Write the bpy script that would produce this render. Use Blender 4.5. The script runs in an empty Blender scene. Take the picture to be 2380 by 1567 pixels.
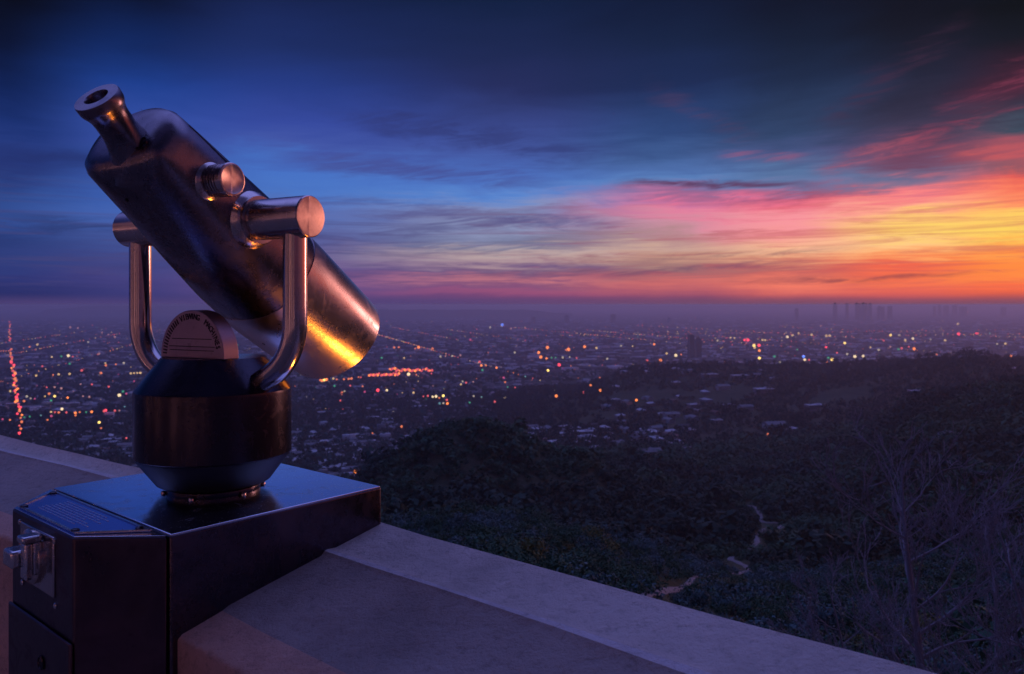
import bpy, bmesh, math, random
import numpy as np
from mathutils import Vector, Matrix
random.seed(7); rng = np.random.default_rng(7)
scn = bpy.context.scene
COL = scn.collection
R = math.radians
CZ = 1.5            # height of the camera over the terrace floor
F = 1800.0          # focal length in the pixels I measured the photo with (2380 wide)
CX, HY = 1190.0, 708.0

# ------------------------------------------------------------------ helpers
def tag(o, label=None, cat=None, group=None, kind=None):
    if label: o['label'] = label
    if cat: o['category'] = cat
    if group: o['group'] = group
    if kind: o['kind'] = kind
    return o

def empty(name, loc=(0, 0, 0), rot=(0, 0, 0)):
    o = bpy.data.objects.new(name, None); COL.objects.link(o)
    o.location = loc; o.rotation_euler = rot; o.empty_display_size = 0.1
    return o

def mesh_obj(name, verts, faces, mat=None, parent=None, smooth=None, mats=None, fm=None):
    me = bpy.data.meshes.new(name)
    me.from_pydata([tuple(v) for v in verts], [], faces)
    return finish(name, me, mat, parent, smooth, mats, fm)

def finish(name, me, mat=None, parent=None, smooth=None, mats=None, fm=None):
    if mats:
        for m in mats: me.materials.append(m)
        me.polygons.foreach_set('material_index', np.array(fm, dtype=np.int32))
    elif mat: me.materials.append(mat)
    if smooth is not None:
        bm = bmesh.new(); bm.from_mesh(me)
        bmesh.ops.recalc_face_normals(bm, faces=bm.faces)
        a = R(smooth)
        for f in bm.faces: f.smooth = True
        for e in bm.edges:
            if len(e.link_faces) != 2 or e.calc_face_angle(0) > a: e.smooth = False
        bm.to_mesh(me); bm.free()
    o = bpy.data.objects.new(name, me); COL.objects.link(o)
    if parent: o.parent = parent
    return o

def big_mesh(name, V, Fq, mat=None):
    """V (n,3) float array, Fq (m,k) int array"""
    me = bpy.data.meshes.new(name)
    k = Fq.shape[1]
    me.vertices.add(len(V)); me.vertices.foreach_set('co', np.ascontiguousarray(V, dtype=np.float32).ravel())
    me.loops.add(Fq.size); me.loops.foreach_set('vertex_index', np.ascontiguousarray(Fq, dtype=np.int32).ravel())
    me.polygons.add(len(Fq)); me.polygons.foreach_set('loop_start', np.arange(0, Fq.size, k, dtype=np.int32))
    me.polygons.foreach_set('loop_total', np.full(len(Fq), k, dtype=np.int32))
    me.update(calc_edges=True)
    if mat: me.materials.append(mat)
    return me

def link(name, me, parent=None):
    o = bpy.data.objects.new(name, me); COL.objects.link(o)
    if parent: o.parent = parent
    return o

class MB:
    def __init__(s): s.v = []; s.f = []
    def add(s, v, f):
        n = len(s.v); s.v += [Vector(p) for p in v]; s.f += [tuple(i + n for i in q) for q in f]
    def box(s, o, ax, ay, az, x, y, z):
        """box with origin o, unit axes, ranges x,y,z"""
        p = [o + ax * a + ay * b + az * c for a in x for b in y for c in z]
        s.add(p, [(0, 1, 3, 2), (4, 6, 7, 5), (0, 4, 5, 1), (2, 3, 7, 6), (0, 2, 6, 4), (1, 5, 7, 3)])
    def rings(s, rings, cap0=True, cap1=True):
        m = len(rings[0]); v = [p for r in rings for p in r]; f = []
        for i in range(len(rings) - 1):
            for j in range(m):
                a = i * m + j; b = i * m + (j + 1) % m
                f.append((a, b, b + m, a + m))
        if cap0: f.append(tuple(range(m - 1, -1, -1)))
        if cap1: f.append(tuple(range((len(rings) - 1) * m, len(rings) * m)))
        s.add(v, f)
    def lathe(s, o, axis, prof, seg=48, cap0=True, cap1=True, ref=None):
        axis = axis.normalized()
        u = (ref or (Vector((0, 0, 1)) if abs(axis.z) < .9 else Vector((1, 0, 0)))).cross(axis).normalized(); w = axis.cross(u)
        s.rings([[o + axis * t + (u * math.cos(2 * math.pi * k / seg) + w * math.sin(2 * math.pi * k / seg)) * r for k in range(seg)] for t, r in prof], cap0, cap1)
    def tube(s, pts, rad, seg=20, cap=True):
        rs = []; prev = None
        for i, p in enumerate(pts):
            d = (pts[min(i + 1, len(pts) - 1)] - pts[max(i - 1, 0)]).normalized()
            if prev is None: u = (Vector((0, 0, 1)) if abs(d.z) < .9 else Vector((1, 0, 0))).cross(d).normalized()
            else: u = (prev - d * prev.dot(d)).normalized()
            prev = u; w = d.cross(u); r = rad[i] if isinstance(rad, (list, tuple)) else rad
            rs.append([p + (u * math.cos(2 * math.pi * k / seg) + w * math.sin(2 * math.pi * k / seg)) * r for k in range(seg)])
        s.rings(rs, cap, cap)
    def build(s, name, mat, parent=None, smooth=35, bevel=None, origin=None):
        v = s.v
        if origin is not None: v = [p - origin for p in v]
        o = mesh_obj(name, v, s.f, mat, parent, smooth)
        if origin is not None: o.location = origin
        if bevel:
            b = o.modifiers.new('bevel', 'BEVEL'); b.width = bevel; b.segments = 3; b.limit_method = 'ANGLE'; b.angle_limit = R(40); b.harden_normals = False
        return o

# ------------------------------------------------------------------ materials
def srgb(r, g, b):
    def c(x):
        x /= 255.0
        return x / 12.92 if x <= .04045 else ((x + .055) / 1.055) ** 2.4
    return (c(r), c(g), c(b), 1)

class NT:
    def __init__(s, tree): s.t = tree; s.n = tree.nodes; s.l = tree.links
    def node(s, typ, **kw):
        n = s.n.new(typ)
        for k, v in kw.items():
            if k.startswith('i_'):
                key = k[2:]; key = int(key) if key.isdigit() else key.replace('_', ' ')
                s.set(n.inputs[key], v)
            else: setattr(n, k, v)
        return n
    def set(s, inp, v):
        if isinstance(v, bpy.types.NodeSocket): s.l.new(v, inp)
        else: inp.default_value = v
    def math(s, op, a, b=None, c=None, clamp=False):
        n = s.n.new('ShaderNodeMath'); n.operation = op; n.use_clamp = clamp; s.set(n.inputs[0], a)
        if b is not None: s.set(n.inputs[1], b)
        if c is not None: s.set(n.inputs[2], c)
        return n.outputs[0]
    def mix(s, f, a, b, typ='RGBA', blend='MIX'):
        n = s.n.new('ShaderNodeMix'); n.data_type = typ; n.blend_type = blend
        ia, ib, o = (6, 7, 2) if typ == 'RGBA' else (2, 3, 0)
        s.set(n.inputs[0], f); s.set(n.inputs[ia], a); s.set(n.inputs[ib], b)
        return n.outputs[o]
    def smooth(s, x, a, b, t0=0., t1=1.):
        n = s.n.new('ShaderNodeMapRange'); n.interpolation_type = 'SMOOTHSTEP'; n.clamp = True
        s.set(n.inputs[0], x); s.set(n.inputs[1], a); s.set(n.inputs[2], b); s.set(n.inputs[3], t0); s.set(n.inputs[4], t1)
        return n.outputs[0]
    def noise(s, vec, scale, detail=4, rough=.55, dist=0.):
        n = s.n.new('ShaderNodeTexNoise'); s.set(n.inputs['Vector'], vec); n.inputs['Scale'].default_value = scale
        n.inputs['Detail'].default_value = detail; n.inputs['Roughness'].default_value = rough; n.inputs['Distortion'].default_value = dist
        return n.outputs[0]
    def mapping(s, vec, scale=(1, 1, 1), loc=(0, 0, 0), rot=(0, 0, 0)):
        n = s.n.new('ShaderNodeMapping'); s.set(n.inputs[0], vec); n.inputs[1].default_value = loc; n.inputs[2].default_value = rot; n.inputs[3].default_value = scale
        return n.outputs[0]
    def ramp(s, fac, stops, interp='LINEAR'):
        n = s.n.new('ShaderNodeValToRGB'); r = n.color_ramp; r.interpolation = interp
        stops = sorted(stops, key=lambda q: q[0])
        while len(r.elements) < len(stops): r.elements.new(.5)
        for e, (p, c) in zip(r.elements, stops): e.position = p; e.color = c
        s.set(n.inputs[0], fac)
        return n.outputs[0]

def mat(name, base=(.5, .5, .5), rough=.5, metal=0., emit=None, es=0., build=None, spec=None):
    m = bpy.data.materials.new(name); m.use_nodes = True
    nt = NT(m.node_tree); b = m.node_tree.nodes['Principled BSDF']
    b.inputs['Base Color'].default_value = (*base[:3], 1); b.inputs['Roughness'].default_value = rough; b.inputs['Metallic'].default_value = metal
    if spec is not None: b.inputs['Specular IOR Level'].default_value = spec
    if emit: b.inputs['Emission Color'].default_value = (*emit[:3], 1); b.inputs['Emission Strength'].default_value = es
    if build: build(nt, b)
    return m

def bump(nt, b, h, strength, dist):
    n = nt.n.new('ShaderNodeBump'); n.inputs['Strength'].default_value = strength; n.inputs['Distance'].default_value = dist
    nt.l.new(h, n.inputs['Height']); nt.l.new(n.outputs[0], b.inputs['Normal'])

def metal_mat(name, base, rough, bstr=.12, stretch=(1, 1, 1), dark=.45, aniso=0., bscale=220, wear=.4):
    def bd(nt, b):
        tc = nt.node('ShaderNodeTexCoord').outputs['Object']
        big = nt.noise(tc, 9, 5, .6, .6); fine = nt.noise(nt.mapping(tc, stretch), bscale, 3, .6)
        spots = nt.noise(tc, 45, 4, .65); scr = nt.noise(nt.mapping(tc, (1, 1, .06), rot=(.5, .3, .2)), 420, 2, .5); smudge = nt.noise(tc, 22, 6, .7, 1.5)
        col = nt.ramp(big, [(.3, (*[c * dark for c in base], 1)), (.62, (*base, 1))])
        nt.set(b.inputs['Base Color'], nt.mix(nt.smooth(spots, .6, .72, 0, wear), col, (*[c * .3 for c in base], 1)))
        r = nt.math('ADD', nt.math('MULTIPLY', big, .22), rough - .1)
        r = nt.math('ADD', r, nt.math('MULTIPLY', fine, .1)); r = nt.math('ADD', r, nt.smooth(smudge, .5, .7, 0, .14)); r = nt.math('ADD', r, nt.smooth(scr, .66, .74, 0, .2))
        nt.set(b.inputs['Roughness'], r)
        b.inputs['Anisotropic'].default_value = aniso
        bump(nt, b, fine, bstr, .0006)
    return mat(name, base, rough, 1.0, build=bd)

M = {}
M['body'] = metal_mat('weathered steel', (.27, .235, .28), .20, .07)
M['hood'] = metal_mat('polished hood steel', (.58, .52, .54), .235, .04, dark=.93, wear=.08)
M['tubing'] = metal_mat('polished tube steel', (.58, .50, .50), .10, .03, dark=.88, wear=.12)
M['knob'] = metal_mat('machined steel', (.66, .56, .54), .14, .04, dark=.88, wear=.12)
M['drum'] = metal_mat('dark bronze casting', (.06, .05, .068), .17, .05, dark=.7)
M['cabinet'] = metal_mat('dark steel plate', (.13, .11, .15), .22, .06, dark=.5)
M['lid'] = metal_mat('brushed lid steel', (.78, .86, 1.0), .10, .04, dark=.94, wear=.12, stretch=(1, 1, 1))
M['cabinet_front'] = metal_mat('dark enamel front', (.11, .08, .11), .26, .06, dark=.6)
M['plaque'] = metal_mat('etched bronze', (.40, .30, .36), .40, .12, dark=.8)
M['blackpaint'] = mat('black enamel', (.012, .010, .014), .38)
M['letter'] = mat('dark engraving', (.035, .02, .03), .6, .3)
M['blueplate'] = mat('blue enamel plate', (.22, .36, .85), .2, .75)
M['plate_text'] = mat('raised plate text', (.75, .82, 1.0), .3, .9)
M['chrome'] = metal_mat('chrome', (.72, .70, .74), .16, .05, dark=.8)
M['black'] = mat('black bore', (.006, .006, .008), .5)
M['glass'] = mat('dark lens', (.01, .01, .015), .06, 0)
M['rubber'] = mat('black lock', (.02, .02, .022), .35)
def ring_bump(nt, b):
    tc = nt.node('ShaderNodeTexCoord').outputs['Object']
    big = nt.noise(tc, 60, 5, .6); d = nt.math('MULTIPLY', big, .25)
    nt.set(b.inputs['Base Color'], nt.ramp(big, [(.3, (.55, .42, .38, 1)), (.6, (.9, .72, .64, 1))]))
    nt.set(b.inputs['Roughness'], nt.math('ADD', d, .28)); b.inputs['Anisotropic'].default_value = .7
    w = nt.node('ShaderNodeTexWave', wave_type='RINGS', rings_direction='SPHERICAL'); nt.set(w.inputs[0], tc); w.inputs['Scale'].default_value = 260; w.inputs['Distortion'].default_value = 1.5
    bump(nt, b, w.outputs['Fac'], .12, .0004)
M['disc'] = mat('turned steel face', (.8, .66, .6), .34, 1.0, build=ring_bump)

def plaster(name, base, spot=.8):
    def bd(nt, b):
        tc = nt.node('ShaderNodeTexCoord').outputs['Object']
        big = nt.noise(tc, 2.2, 6, .6, .4); mid = nt.noise(tc, 14, 5, .6); fine = nt.noise(tc, 170, 4, .7); grit = nt.noise(tc, 60, 6, .75)
        f = nt.math('ADD', nt.math('MULTIPLY', big, .65), nt.math('MULTIPLY', mid, .35))
        col = nt.ramp(f, [(.34, (*[c * .72 for c in base], 1)), (.5, (*base, 1)), (.66, (*[min(1, c * 1.12) for c in base], 1))])
        st = nt.smooth(nt.noise(nt.mapping(tc, (1, 1, 1), (3, 1, 7)), 3.1, 5, .65, .8), .56, .74, 0, .5)
        col = nt.mix(st, col, (*[c * k for c, k in zip(base, (.62, .52, .50))], 1))
        # hairline cracks
        w = nt.noise(tc, 5, 4, .6); wv = nt.n.new('ShaderNodeVectorMath'); wv.operation = 'ADD'
        nt.set(wv.inputs[0], tc); nt.set(wv.inputs[1], w)
        vo = nt.node('ShaderNodeTexVoronoi', feature='DISTANCE_TO_EDGE'); nt.set(vo.inputs['Vector'], wv.outputs[0]); vo.inputs['Scale'].default_value = 1.7
        crack = nt.math('MULTIPLY', nt.smooth(vo.outputs['Distance'], .0, .004, 1, 0), nt.smooth(big, .45, .6))
        col = nt.mix(nt.math('MULTIPLY', crack, .35), col, (*[c * .35 for c in base], 1))
        nt.set(b.inputs['Base Color'], nt.mix(nt.smooth(grit, .3, .5, .6, 0), col, (*[c * .5 for c in base], 1)))
        h = nt.math('ADD', nt.math('MULTIPLY', fine, .4), grit)
        h = nt.math('ADD', h, nt.math('MULTIPLY', mid, 1.2))
        bump(nt, b, h, 1.0, .006)
        b.inputs['Roughness'].default_value = .85
    return mat(name, base, .85, build=bd)
M['coping'] = plaster('painted plaster', (.70, .62, .58))
M['bead'] = plaster('pale edge plaster', (.76, .72, .76))  # paler strip along the ridge between the two coping slopes
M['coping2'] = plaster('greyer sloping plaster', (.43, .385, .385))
M['wallface'] = plaster('weathered plaster with warm light tint', (.68, .42, .35))  # warm light from behind the viewer is tinted into this red-brown base
M['facade'] = mat('pale facade', (.55, .5, .46), .85)
M['amberlens'] = mat('amber lens', (1, .5, .25), .3, emit=(1, .4, .2), es=4)
M['terrace'] = plaster('terrace concrete', (.24, .20, .18))

def foliage(name, a, b_, sc):
    def bd(nt, b):
        g = nt.node('ShaderNodeNewGeometry').outputs['Position']
        n1 = nt.noise(g, sc, 3, .6); n2 = nt.noise(g, sc * .12, 3, .6)
        f = nt.math('ADD', nt.math('MULTIPLY', n1, .5), nt.math('MULTIPLY', n2, .5))
        nt.set(b.inputs['Base Color'], nt.ramp(f, [(.36, (*a, 1)), (.62, (*b_, 1))]))
        b.inputs['Specular IOR Level'].default_value = .15
    return mat(name, a, .8, build=bd)
M['leaf'] = foliage('chaparral leaves', (.022, .075, .042), (.08, .17, .10), .5)
M['leafblue'] = foliage('sage leaves', (.05, .11, .11), (.14, .24, .24), .5)
M['leafgold'] = foliage('yellow green leaves', (.11, .12, .035), (.22, .22, .07), .9)
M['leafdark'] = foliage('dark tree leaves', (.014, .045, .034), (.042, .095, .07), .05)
M['bark'] = mat('grey bark', (.09, .08, .075), .9)
M['palebark'] = mat('bleached bark', (.30, .29, .34), .9)

def terrain_mat(nt, b):
    g = nt.node('ShaderNodeNewGeometry').outputs['Position']
    n1 = nt.noise(g, .02, 8, .6, .5); n2 = nt.noise(g, .35, 6, .65); n3 = nt.noise(g, .004, 5, .6)
    f = nt.math('ADD', nt.math('MULTIPLY', n1, .5), nt.math('MULTIPLY', n2, .5))
    col = nt.ramp(f, [(.34, (.03, .045, .026, 1)), (.5, (.065, .08, .045, 1)), (.66, (.12, .12, .075, 1))])
    # city floor: blocks of roofs, trees, paving
    v = nt.node('ShaderNodeTexVoronoi', feature='F1'); nt.set(v.inputs['Vector'], nt.mapping(g, (1, 1, 0), rot=(0, 0, .3))); v.inputs['Scale'].default_value = .022
    vc = v.outputs['Color']
    sep = nt.node('ShaderNodeSeparateColor'); nt.set(sep.inputs[0], vc)
    blk = nt.ramp(sep.outputs[0], [(.0, (.03, .04, .03, 1)), (.5, (.05, .055, .05, 1)), (.62, (.12, .12, .12, 1)), (.8, (.22, .22, .23, 1)), (.9, (.42, .42, .44, 1))])
    blk = nt.mix(nt.smooth(n3, .45, .6, 0, .8), blk, (.035, .045, .035, 1))
    sx = nt.node('ShaderNodeSeparateXYZ'); nt.set(sx.inputs[0], g)
    low = nt.smooth(sx.outputs[2], -238, -246)
    nt.set(b.inputs['Base Color'], nt.mix(low, col, blk))
    b.inputs['Specular IOR Level'].default_value = .1
    bump(nt, b, n2, .5, 1.5)
M['terrain'] = mat('hillside and city floor', (.05, .05, .04), .95, build=terrain_mat)
M['trail'] = mat('dusty trail', (.40, .34, .30), .95, build=lambda nt, b: nt.set(b.inputs['Base Color'], nt.ramp(nt.noise(nt.node('ShaderNodeNewGeometry').outputs['Position'], 1.2, 5, .6), [(.35, (.15, .14, .14, 1)), (.65, (.30, .28, .28, 1))])))
M['road'] = mat('asphalt road', (.12, .12, .125), .8)
for nm, c in dict(h_white=(.62, .62, .64), h_cream=(.42, .38, .33), h_grey=(.26, .26, .28), h_tan=(.24, .19, .15)).items(): M[nm] = mat('house wall ' + nm[2:], c, .85)
for nm, c in dict(r_pale=(.68, .70, .74), r_grey=(.24, .25, .27), r_dark=(.09, .09, .10), r_tile=(.22, .12, .09)).items(): M[nm] = mat('house roof ' + nm[2:], c, .75)
M['tower'] = mat('tower facade', (.10, .10, .12), .4, build=lambda nt, b: nt.set(b.inputs['Base Color'], nt.ramp(nt.math('FRACT', nt.math('MULTIPLY', nt.node('ShaderNodeSeparateXYZ', i_0=nt.node('ShaderNodeNewGeometry').outputs['Position']).outputs[2], .25)), [(.5, (.05, .05, .06, 1)), (.55, (.14, .14, .15, 1))])))

# ------------------------------------------------------------------ camera
cam_d = bpy.data.cameras.new('camera'); cam = bpy.data.objects.new('camera', cam_d); COL.objects.link(cam)
cam.location = (0, 0, CZ); cam.rotation_euler = (R(90), 0, 0)
cam_d.sensor_width = 36; cam_d.lens = F / 2380 * 36; cam_d.shift_y = -75.5 / 2380
cam_d.clip_start = .05; cam_d.clip_end = 200000
cam_d.dof.use_dof = True; cam_d.dof.focus_distance = 1.35; cam_d.dof.aperture_fstop = 11
scn.camera = cam

# ------------------------------------------------------------------ world: dusk sky
def az_of(x): return math.degrees(math.atan((x - CX) / F))
def el_of(x, y): return math.degrees(math.atan((HY - y) / F * math.cos(math.radians(az_of(x)))))
ELMAX = 60.0
def SX(x, rows, top):
    st = [(max(0, el_of(x, y)) / ELMAX, srgb(*c)) for y, c in rows]
    return az_of(x), st + [(24.5 / ELMAX, srgb(*top[0])), (34 / ELMAX, srgb(*top[1])), (48 / ELMAX, srgb(*top[2])), (1.0, srgb(*top[2]))]
def SA(az, rows): return az, [(e / ELMAX, srgb(*c)) for e, c in rows]
ZEN = (142, 152, 255); REAR = (26, 23, 46)
TOPD = ((10, 19, 50), (64, 72, 150), ZEN)
stations = [
 SA(-180, [(0, (50, 34, 56)), (3, (62, 42, 70)), (8, (52, 40, 80)), (20, (20, 24, 64)), (45, REAR), (60, (50, 48, 96))]),
 SA(-110, [(0, (30, 28, 60)), (4, (44, 40, 88)), (12, (36, 44, 105)), (25, (20, 32, 85)), (45, REAR), (60, (50, 48, 96))]),
 SA(-60, [(0, (30, 38, 88)), (4, (40, 52, 115)), (10, (34, 56, 125)), (20, (14, 34, 85)), (32, (64, 72, 150)), (46, ZEN)]),
 SX(0, [(708, (38, 44, 98)), (700, (36, 42, 96)), (650, (44, 54, 118)), (600, (42, 60, 124)), (550, (36, 56, 118)), (500, (46, 76, 148)), (450, (42, 70, 138)), (400, (32, 50, 115)), (350, (34, 56, 126)), (300, (22, 46, 112)), (200, (10, 32, 86)), (100, (4, 15, 50)), (0, (2, 5, 26))], TOPD),
 SX(300, [(708, (50, 55, 115)), (700, (48, 52, 112)), (650, (66, 64, 126)), (600, (60, 72, 138)), (550, (62, 82, 150)), (500, (66, 98, 176)), (450, (56, 92, 172)), (400, (52, 82, 162)), (350, (56, 80, 165)), (300, (50, 78, 164)), (200, (26, 60, 140)), (100, (13, 38, 96)), (0, (5, 15, 48))], TOPD),
 SX(650, [(708, (78, 64, 120)), (700, (80, 68, 124)), (650, (100, 78, 138)), (600, (90, 84, 146)), (550, (84, 94, 158)), (500, (84, 108, 178)), (450, (72, 116, 196)), (400, (68, 112, 196)), (350, (64, 84, 165)), (300, (52, 72, 158)), (200, (34, 56, 130)), (100, (26, 44, 102)), (0, (20, 34, 82))], TOPD),
 SX(1190, [(708, (92, 66, 116)), (695, (112, 68, 116)), (682, (160, 84, 122)), (668, (120, 78, 122)), (652, (205, 122, 132)), (636, (112, 86, 128)), (615, (165, 136, 150)), (590, (184, 162, 164)), (565, (104, 108, 142)), (530, (138, 146, 184)), (505, (108, 108, 152)), (480, (128, 142, 190)), (445, (86, 132, 206)), (400, (72, 108, 188)), (350, (64, 84, 158)), (300, (52, 66, 132)), (200, (34, 42, 92)), (100, (24, 36, 80)), (0, (12, 28, 64))], TOPD),
 SX(1560, [(708, (104, 66, 104)), (695, (128, 70, 108)), (680, (170, 88, 108)), (660, (208, 108, 108)), (640, (168, 98, 108)), (620, (158, 116, 118)), (600, (196, 146, 130)), (580, (200, 162, 150)), (560, (178, 134, 140)), (530, (205, 140, 160)), (500, (228, 128, 158)), (475, (196, 112, 160)), (452, (150, 96, 140)), (425, (88, 128, 188)), (400, (76, 110, 172)), (350, (60, 90, 146)), (300, (42, 68, 122)), (200, (24, 40, 84)), (100, (16, 30, 64)), (0, (11, 22, 54))], TOPD),
 SX(1850, [(708, (112, 68, 98)), (696, (140, 72, 96)), (682, (200, 94, 98)), (662, (244, 124, 104)), (642, (214, 108, 98)), (622, (180, 96, 100)), (604, (222, 138, 112)), (585, (246, 186, 146)), (560, (250, 178, 150)), (535, (246, 150, 150)), (505, (248, 150, 160)), (480, (236, 110, 132)), (456, (150, 76, 112)), (430, (100, 118, 165)), (400, (84, 112, 158)), (350, (66, 80, 128)), (300, (46, 66, 106)), (200, (24, 38, 70)), (100, (14, 24, 50)), (0, (9, 14, 38))], TOPD),
 SX(2130, [(708, (116, 70, 92)), (697, (150, 72, 90)), (684, (205, 88, 90)), (664, (236, 106, 86)), (648, (250, 120, 80)), (630, (245, 108, 78)), (604, (238, 96, 76)), (585, (255, 160, 100)), (560, (255, 200, 136)), (530, (255, 214, 104)), (505, (255, 200, 116)), (480, (255, 166, 140)), (455, (245, 120, 130)), (432, (140, 110, 140)), (405, (96, 104, 142)), (370, (110, 66, 96)), (330, (92, 62, 92)), (290, (56, 50, 78)), (200, (30, 30, 54)), (100, (16, 17, 36)), (0, (9, 8, 26))], TOPD),
 SX(2380, [(708, (116, 70, 84)), (698, (160, 74, 80)), (684, (216, 92, 76)), (664, (248, 108, 72)), (640, (255, 138, 70)), (610, (255, 136, 66)), (585, (255, 146, 70)), (560, (255, 158, 78)), (528, (255, 216, 96)), (500, (255, 200, 98)), (470, (255, 142, 98)), (440, (248, 118, 90)), (405, (228, 90, 84)), (375, (140, 84, 98)), (340, (170, 80, 96)), (300, (58, 72, 92)), (250, (52, 44, 66)), (200, (64, 28, 52)), (100, (10, 12, 26)), (0, (3, 3, 12))], TOPD),
 SA(46, [(0, (124, 76, 80)), (2, (246, 108, 72)), (5, (255, 140, 76)), (9, (250, 120, 90)), (13, (150, 80, 96)), (22, (34, 26, 48)), (32, (64, 72, 150)), (46, ZEN)]),
 SA(70, [(0, (120, 76, 84)), (3, (246, 108, 88)), (7, (220, 104, 96)), (12, (120, 76, 100)), (24, (50, 40, 66)), (32, (64, 72, 150)), (46, ZEN)]),
 SA(105, [(0, (80, 54, 74)), (4, (130, 78, 90)), (10, (104, 66, 90)), (24, (36, 34, 72)), (45, REAR), (60, (50, 48, 96))]),
 SA(150, [(0, (52, 36, 56)), (4, (68, 46, 68)), (10, (54, 40, 76)), (24, (24, 28, 66)), (45, REAR), (60, (50, 48, 96))]),
 SA(180, [(0, (50, 34, 56)), (3, (62, 42, 70)), (8, (52, 40, 80)), (20, (20, 24, 64)), (45, REAR), (60, (50, 48, 96))]),
]
W = bpy.data.worlds.new('World'); scn.world = W; W.use_nodes = True
nt = NT(W.node_tree); bg = W.node_tree.nodes['Background']
d = nt.node('ShaderNodeTexCoord').outputs['Generated']
sx = nt.node('ShaderNodeSeparateXYZ'); nt.set(sx.inputs[0], d); X, Y, Z = sx.outputs
az = nt.math('MULTIPLY', nt.math('ARCTAN2', X, Y), 57.29578)
el = nt.math('MULTIPLY', nt.math('ARCSINE', Z), 57.29578)
# cloud sheet: directions projected on a layer overhead, so streaks crowd towards the horizon
inv = nt.math('DIVIDE', 1.0, nt.math('ADD', nt.math('MAXIMUM', Z, 0.0), .055))
px = nt.math('MULTIPLY', X, inv); py = nt.math('MULTIPLY', Y, inv)
cmb = nt.node('ShaderNodeCombineXYZ'); nt.set(cmb.inputs[0], px); nt.set(cmb.inputs[1], py)
P = cmb.outputs[0]
cm2 = nt.node('ShaderNodeCombineXYZ'); nt.set(cm2.inputs[0], nt.math('MULTIPLY', az, .075)); nt.set(cm2.inputs[1], nt.math('MULTIPLY', el, .30))
Q = cm2.outputs[0]
nA = nt.noise(nt.mapping(nt.mapping(Q, rot=(0, 0, R(-38))), (.42, .85, 1), (2.3, .4, 0)), 1.0, 6, .52, .7)
nB = nt.noise(nt.mapping(Q, (1, 1, 1), (4.1, 2.2, 0), (0, 0, R(5))), 1.5, 9, .62, 1.0)
nC = nt.noise(nt.mapping(Q, (.7, 3.0, 1), (1.1, 7.2, 0), (0, 0, R(-3))), 1.9, 8, .62, 1.1)
c0 = lambda n: nt.math('SUBTRACT', n, .5)
amp = nt.smooth(el, .3, 9, .25, 1.0)
warp = nt.math('MULTIPLY', nt.math('ADD', nt.math('MULTIPLY', nt.math('MULTIPLY', c0(nB), nt.smooth(el, 18, 9, .35, 1)), 2.6), nt.math('MULTIPLY', c0(nA), 3.4)), amp)
fine = nt.math('MULTIPLY', nt.math('MULTIPLY', c0(nC), nt.smooth(el, .2, 2.0, 0, 2.5)), nt.smooth(el, 16, 7, .12, 1))
elw = nt.math('ADD', el, nt.math('ADD', warp, fine))
elw = nt.math('MAXIMUM', elw, nt.math('MINIMUM', el, .2))
azw = nt.math('ADD', az, nt.math('MULTIPLY', c0(nA), 7.0))
t = nt.math('DIVIDE', elw, ELMAX, clamp=True)
col = None
for i, (a, stops) in enumerate(stations):
    rc = nt.ramp(t, stops)
    if col is None: col = rc
    else: col = nt.mix(nt.smooth(azw, stations[i - 1][0], a), col, rc)
# wispy cloud streaks: grey violet low bands and pink feathers on the sunset side
side = nt.smooth(az, -12, 26)
dk = nt.math('MULTIPLY', nt.smooth(nt.noise(nt.mapping(Q, (.5, 2.6, 1), (9.1, 3.3, 0), (0, 0, R(5))), 2.6, 9, .66, 1.0), .47, .66), nt.math('MULTIPLY', nt.smooth(el, .7, 1.6), nt.smooth(el, 9, 5.5)))
col = nt.mix(nt.math('MULTIPLY', dk, .5), col, nt.mix(side, srgb(70, 66, 118), srgb(196, 86, 92)))
tex = nt.noise(nt.mapping(nt.mapping(Q, rot=(0, 0, R(-30))), (.6, 2.2, 1), (5.3, 1.4, 0)), 2.6, 9, .66, 1.2)
wob = nt.noise(nt.mapping(Q, (1, 1, 1), (8.3, 2.4, 0)), 2.4, 7, .6, .8)
def feather(col, a0, e0, a1, e1, w, color, k, lo=.42, hi=.62):
    L = math.hypot(a1 - a0, e1 - e0); ux, uy = (a1 - a0) / L, (e1 - e0) / L
    da = nt.math('SUBTRACT', az, a0); de = nt.math('SUBTRACT', el, e0)
    u = nt.math('ADD', nt.math('MULTIPLY', da, ux), nt.math('MULTIPLY', de, uy)); v = nt.math('SUBTRACT', nt.math('MULTIPLY', de, ux), nt.math('MULTIPLY', da, uy))
    v = nt.math('ABSOLUTE', nt.math('ADD', v, nt.math('MULTIPLY', c0(wob), w * 3.2)))
    m = nt.math('MULTIPLY', nt.smooth(v, w, 0), nt.math('MULTIPLY', nt.smooth(u, -.12 * L, .25 * L), nt.smooth(u, 1.15 * L, .75 * L)))
    m = nt.math('MULTIPLY', nt.math('MULTIPLY', m, k), nt.smooth(tex, lo, hi, .15, 1))
    return nt.mix(m, col, srgb(*color))
col = feather(col, 10.2, 15.6, 17.5, 11.2, 1.0, (84, 58, 92), .35)
col = feather(col, 15, 10.6, 21, 10.2, .5, (150, 84, 120), .6)
col = feather(col, 21.5, 9.4, 29, 10.6, 1.1, (176, 84, 104), .65)
col = feather(col, 26.5, 9.8, 36, 15.2, 1.5, (140, 56, 84), .7)
col = feather(col, 29, 9.9, 37, 8.6, .9, (205, 88, 92), .7)
col = feather(col, 25, 8.6, 32, 8.2, .35, (200, 106, 122), .6)
col = feather(col, 22, 12.2, 30, 17.5, 1.2, (70, 40, 66), .5)
col = feather(col, 8.0, 8.9, 21.0, 8.2, .42, (92, 52, 92), .9, .35, .5)
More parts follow.
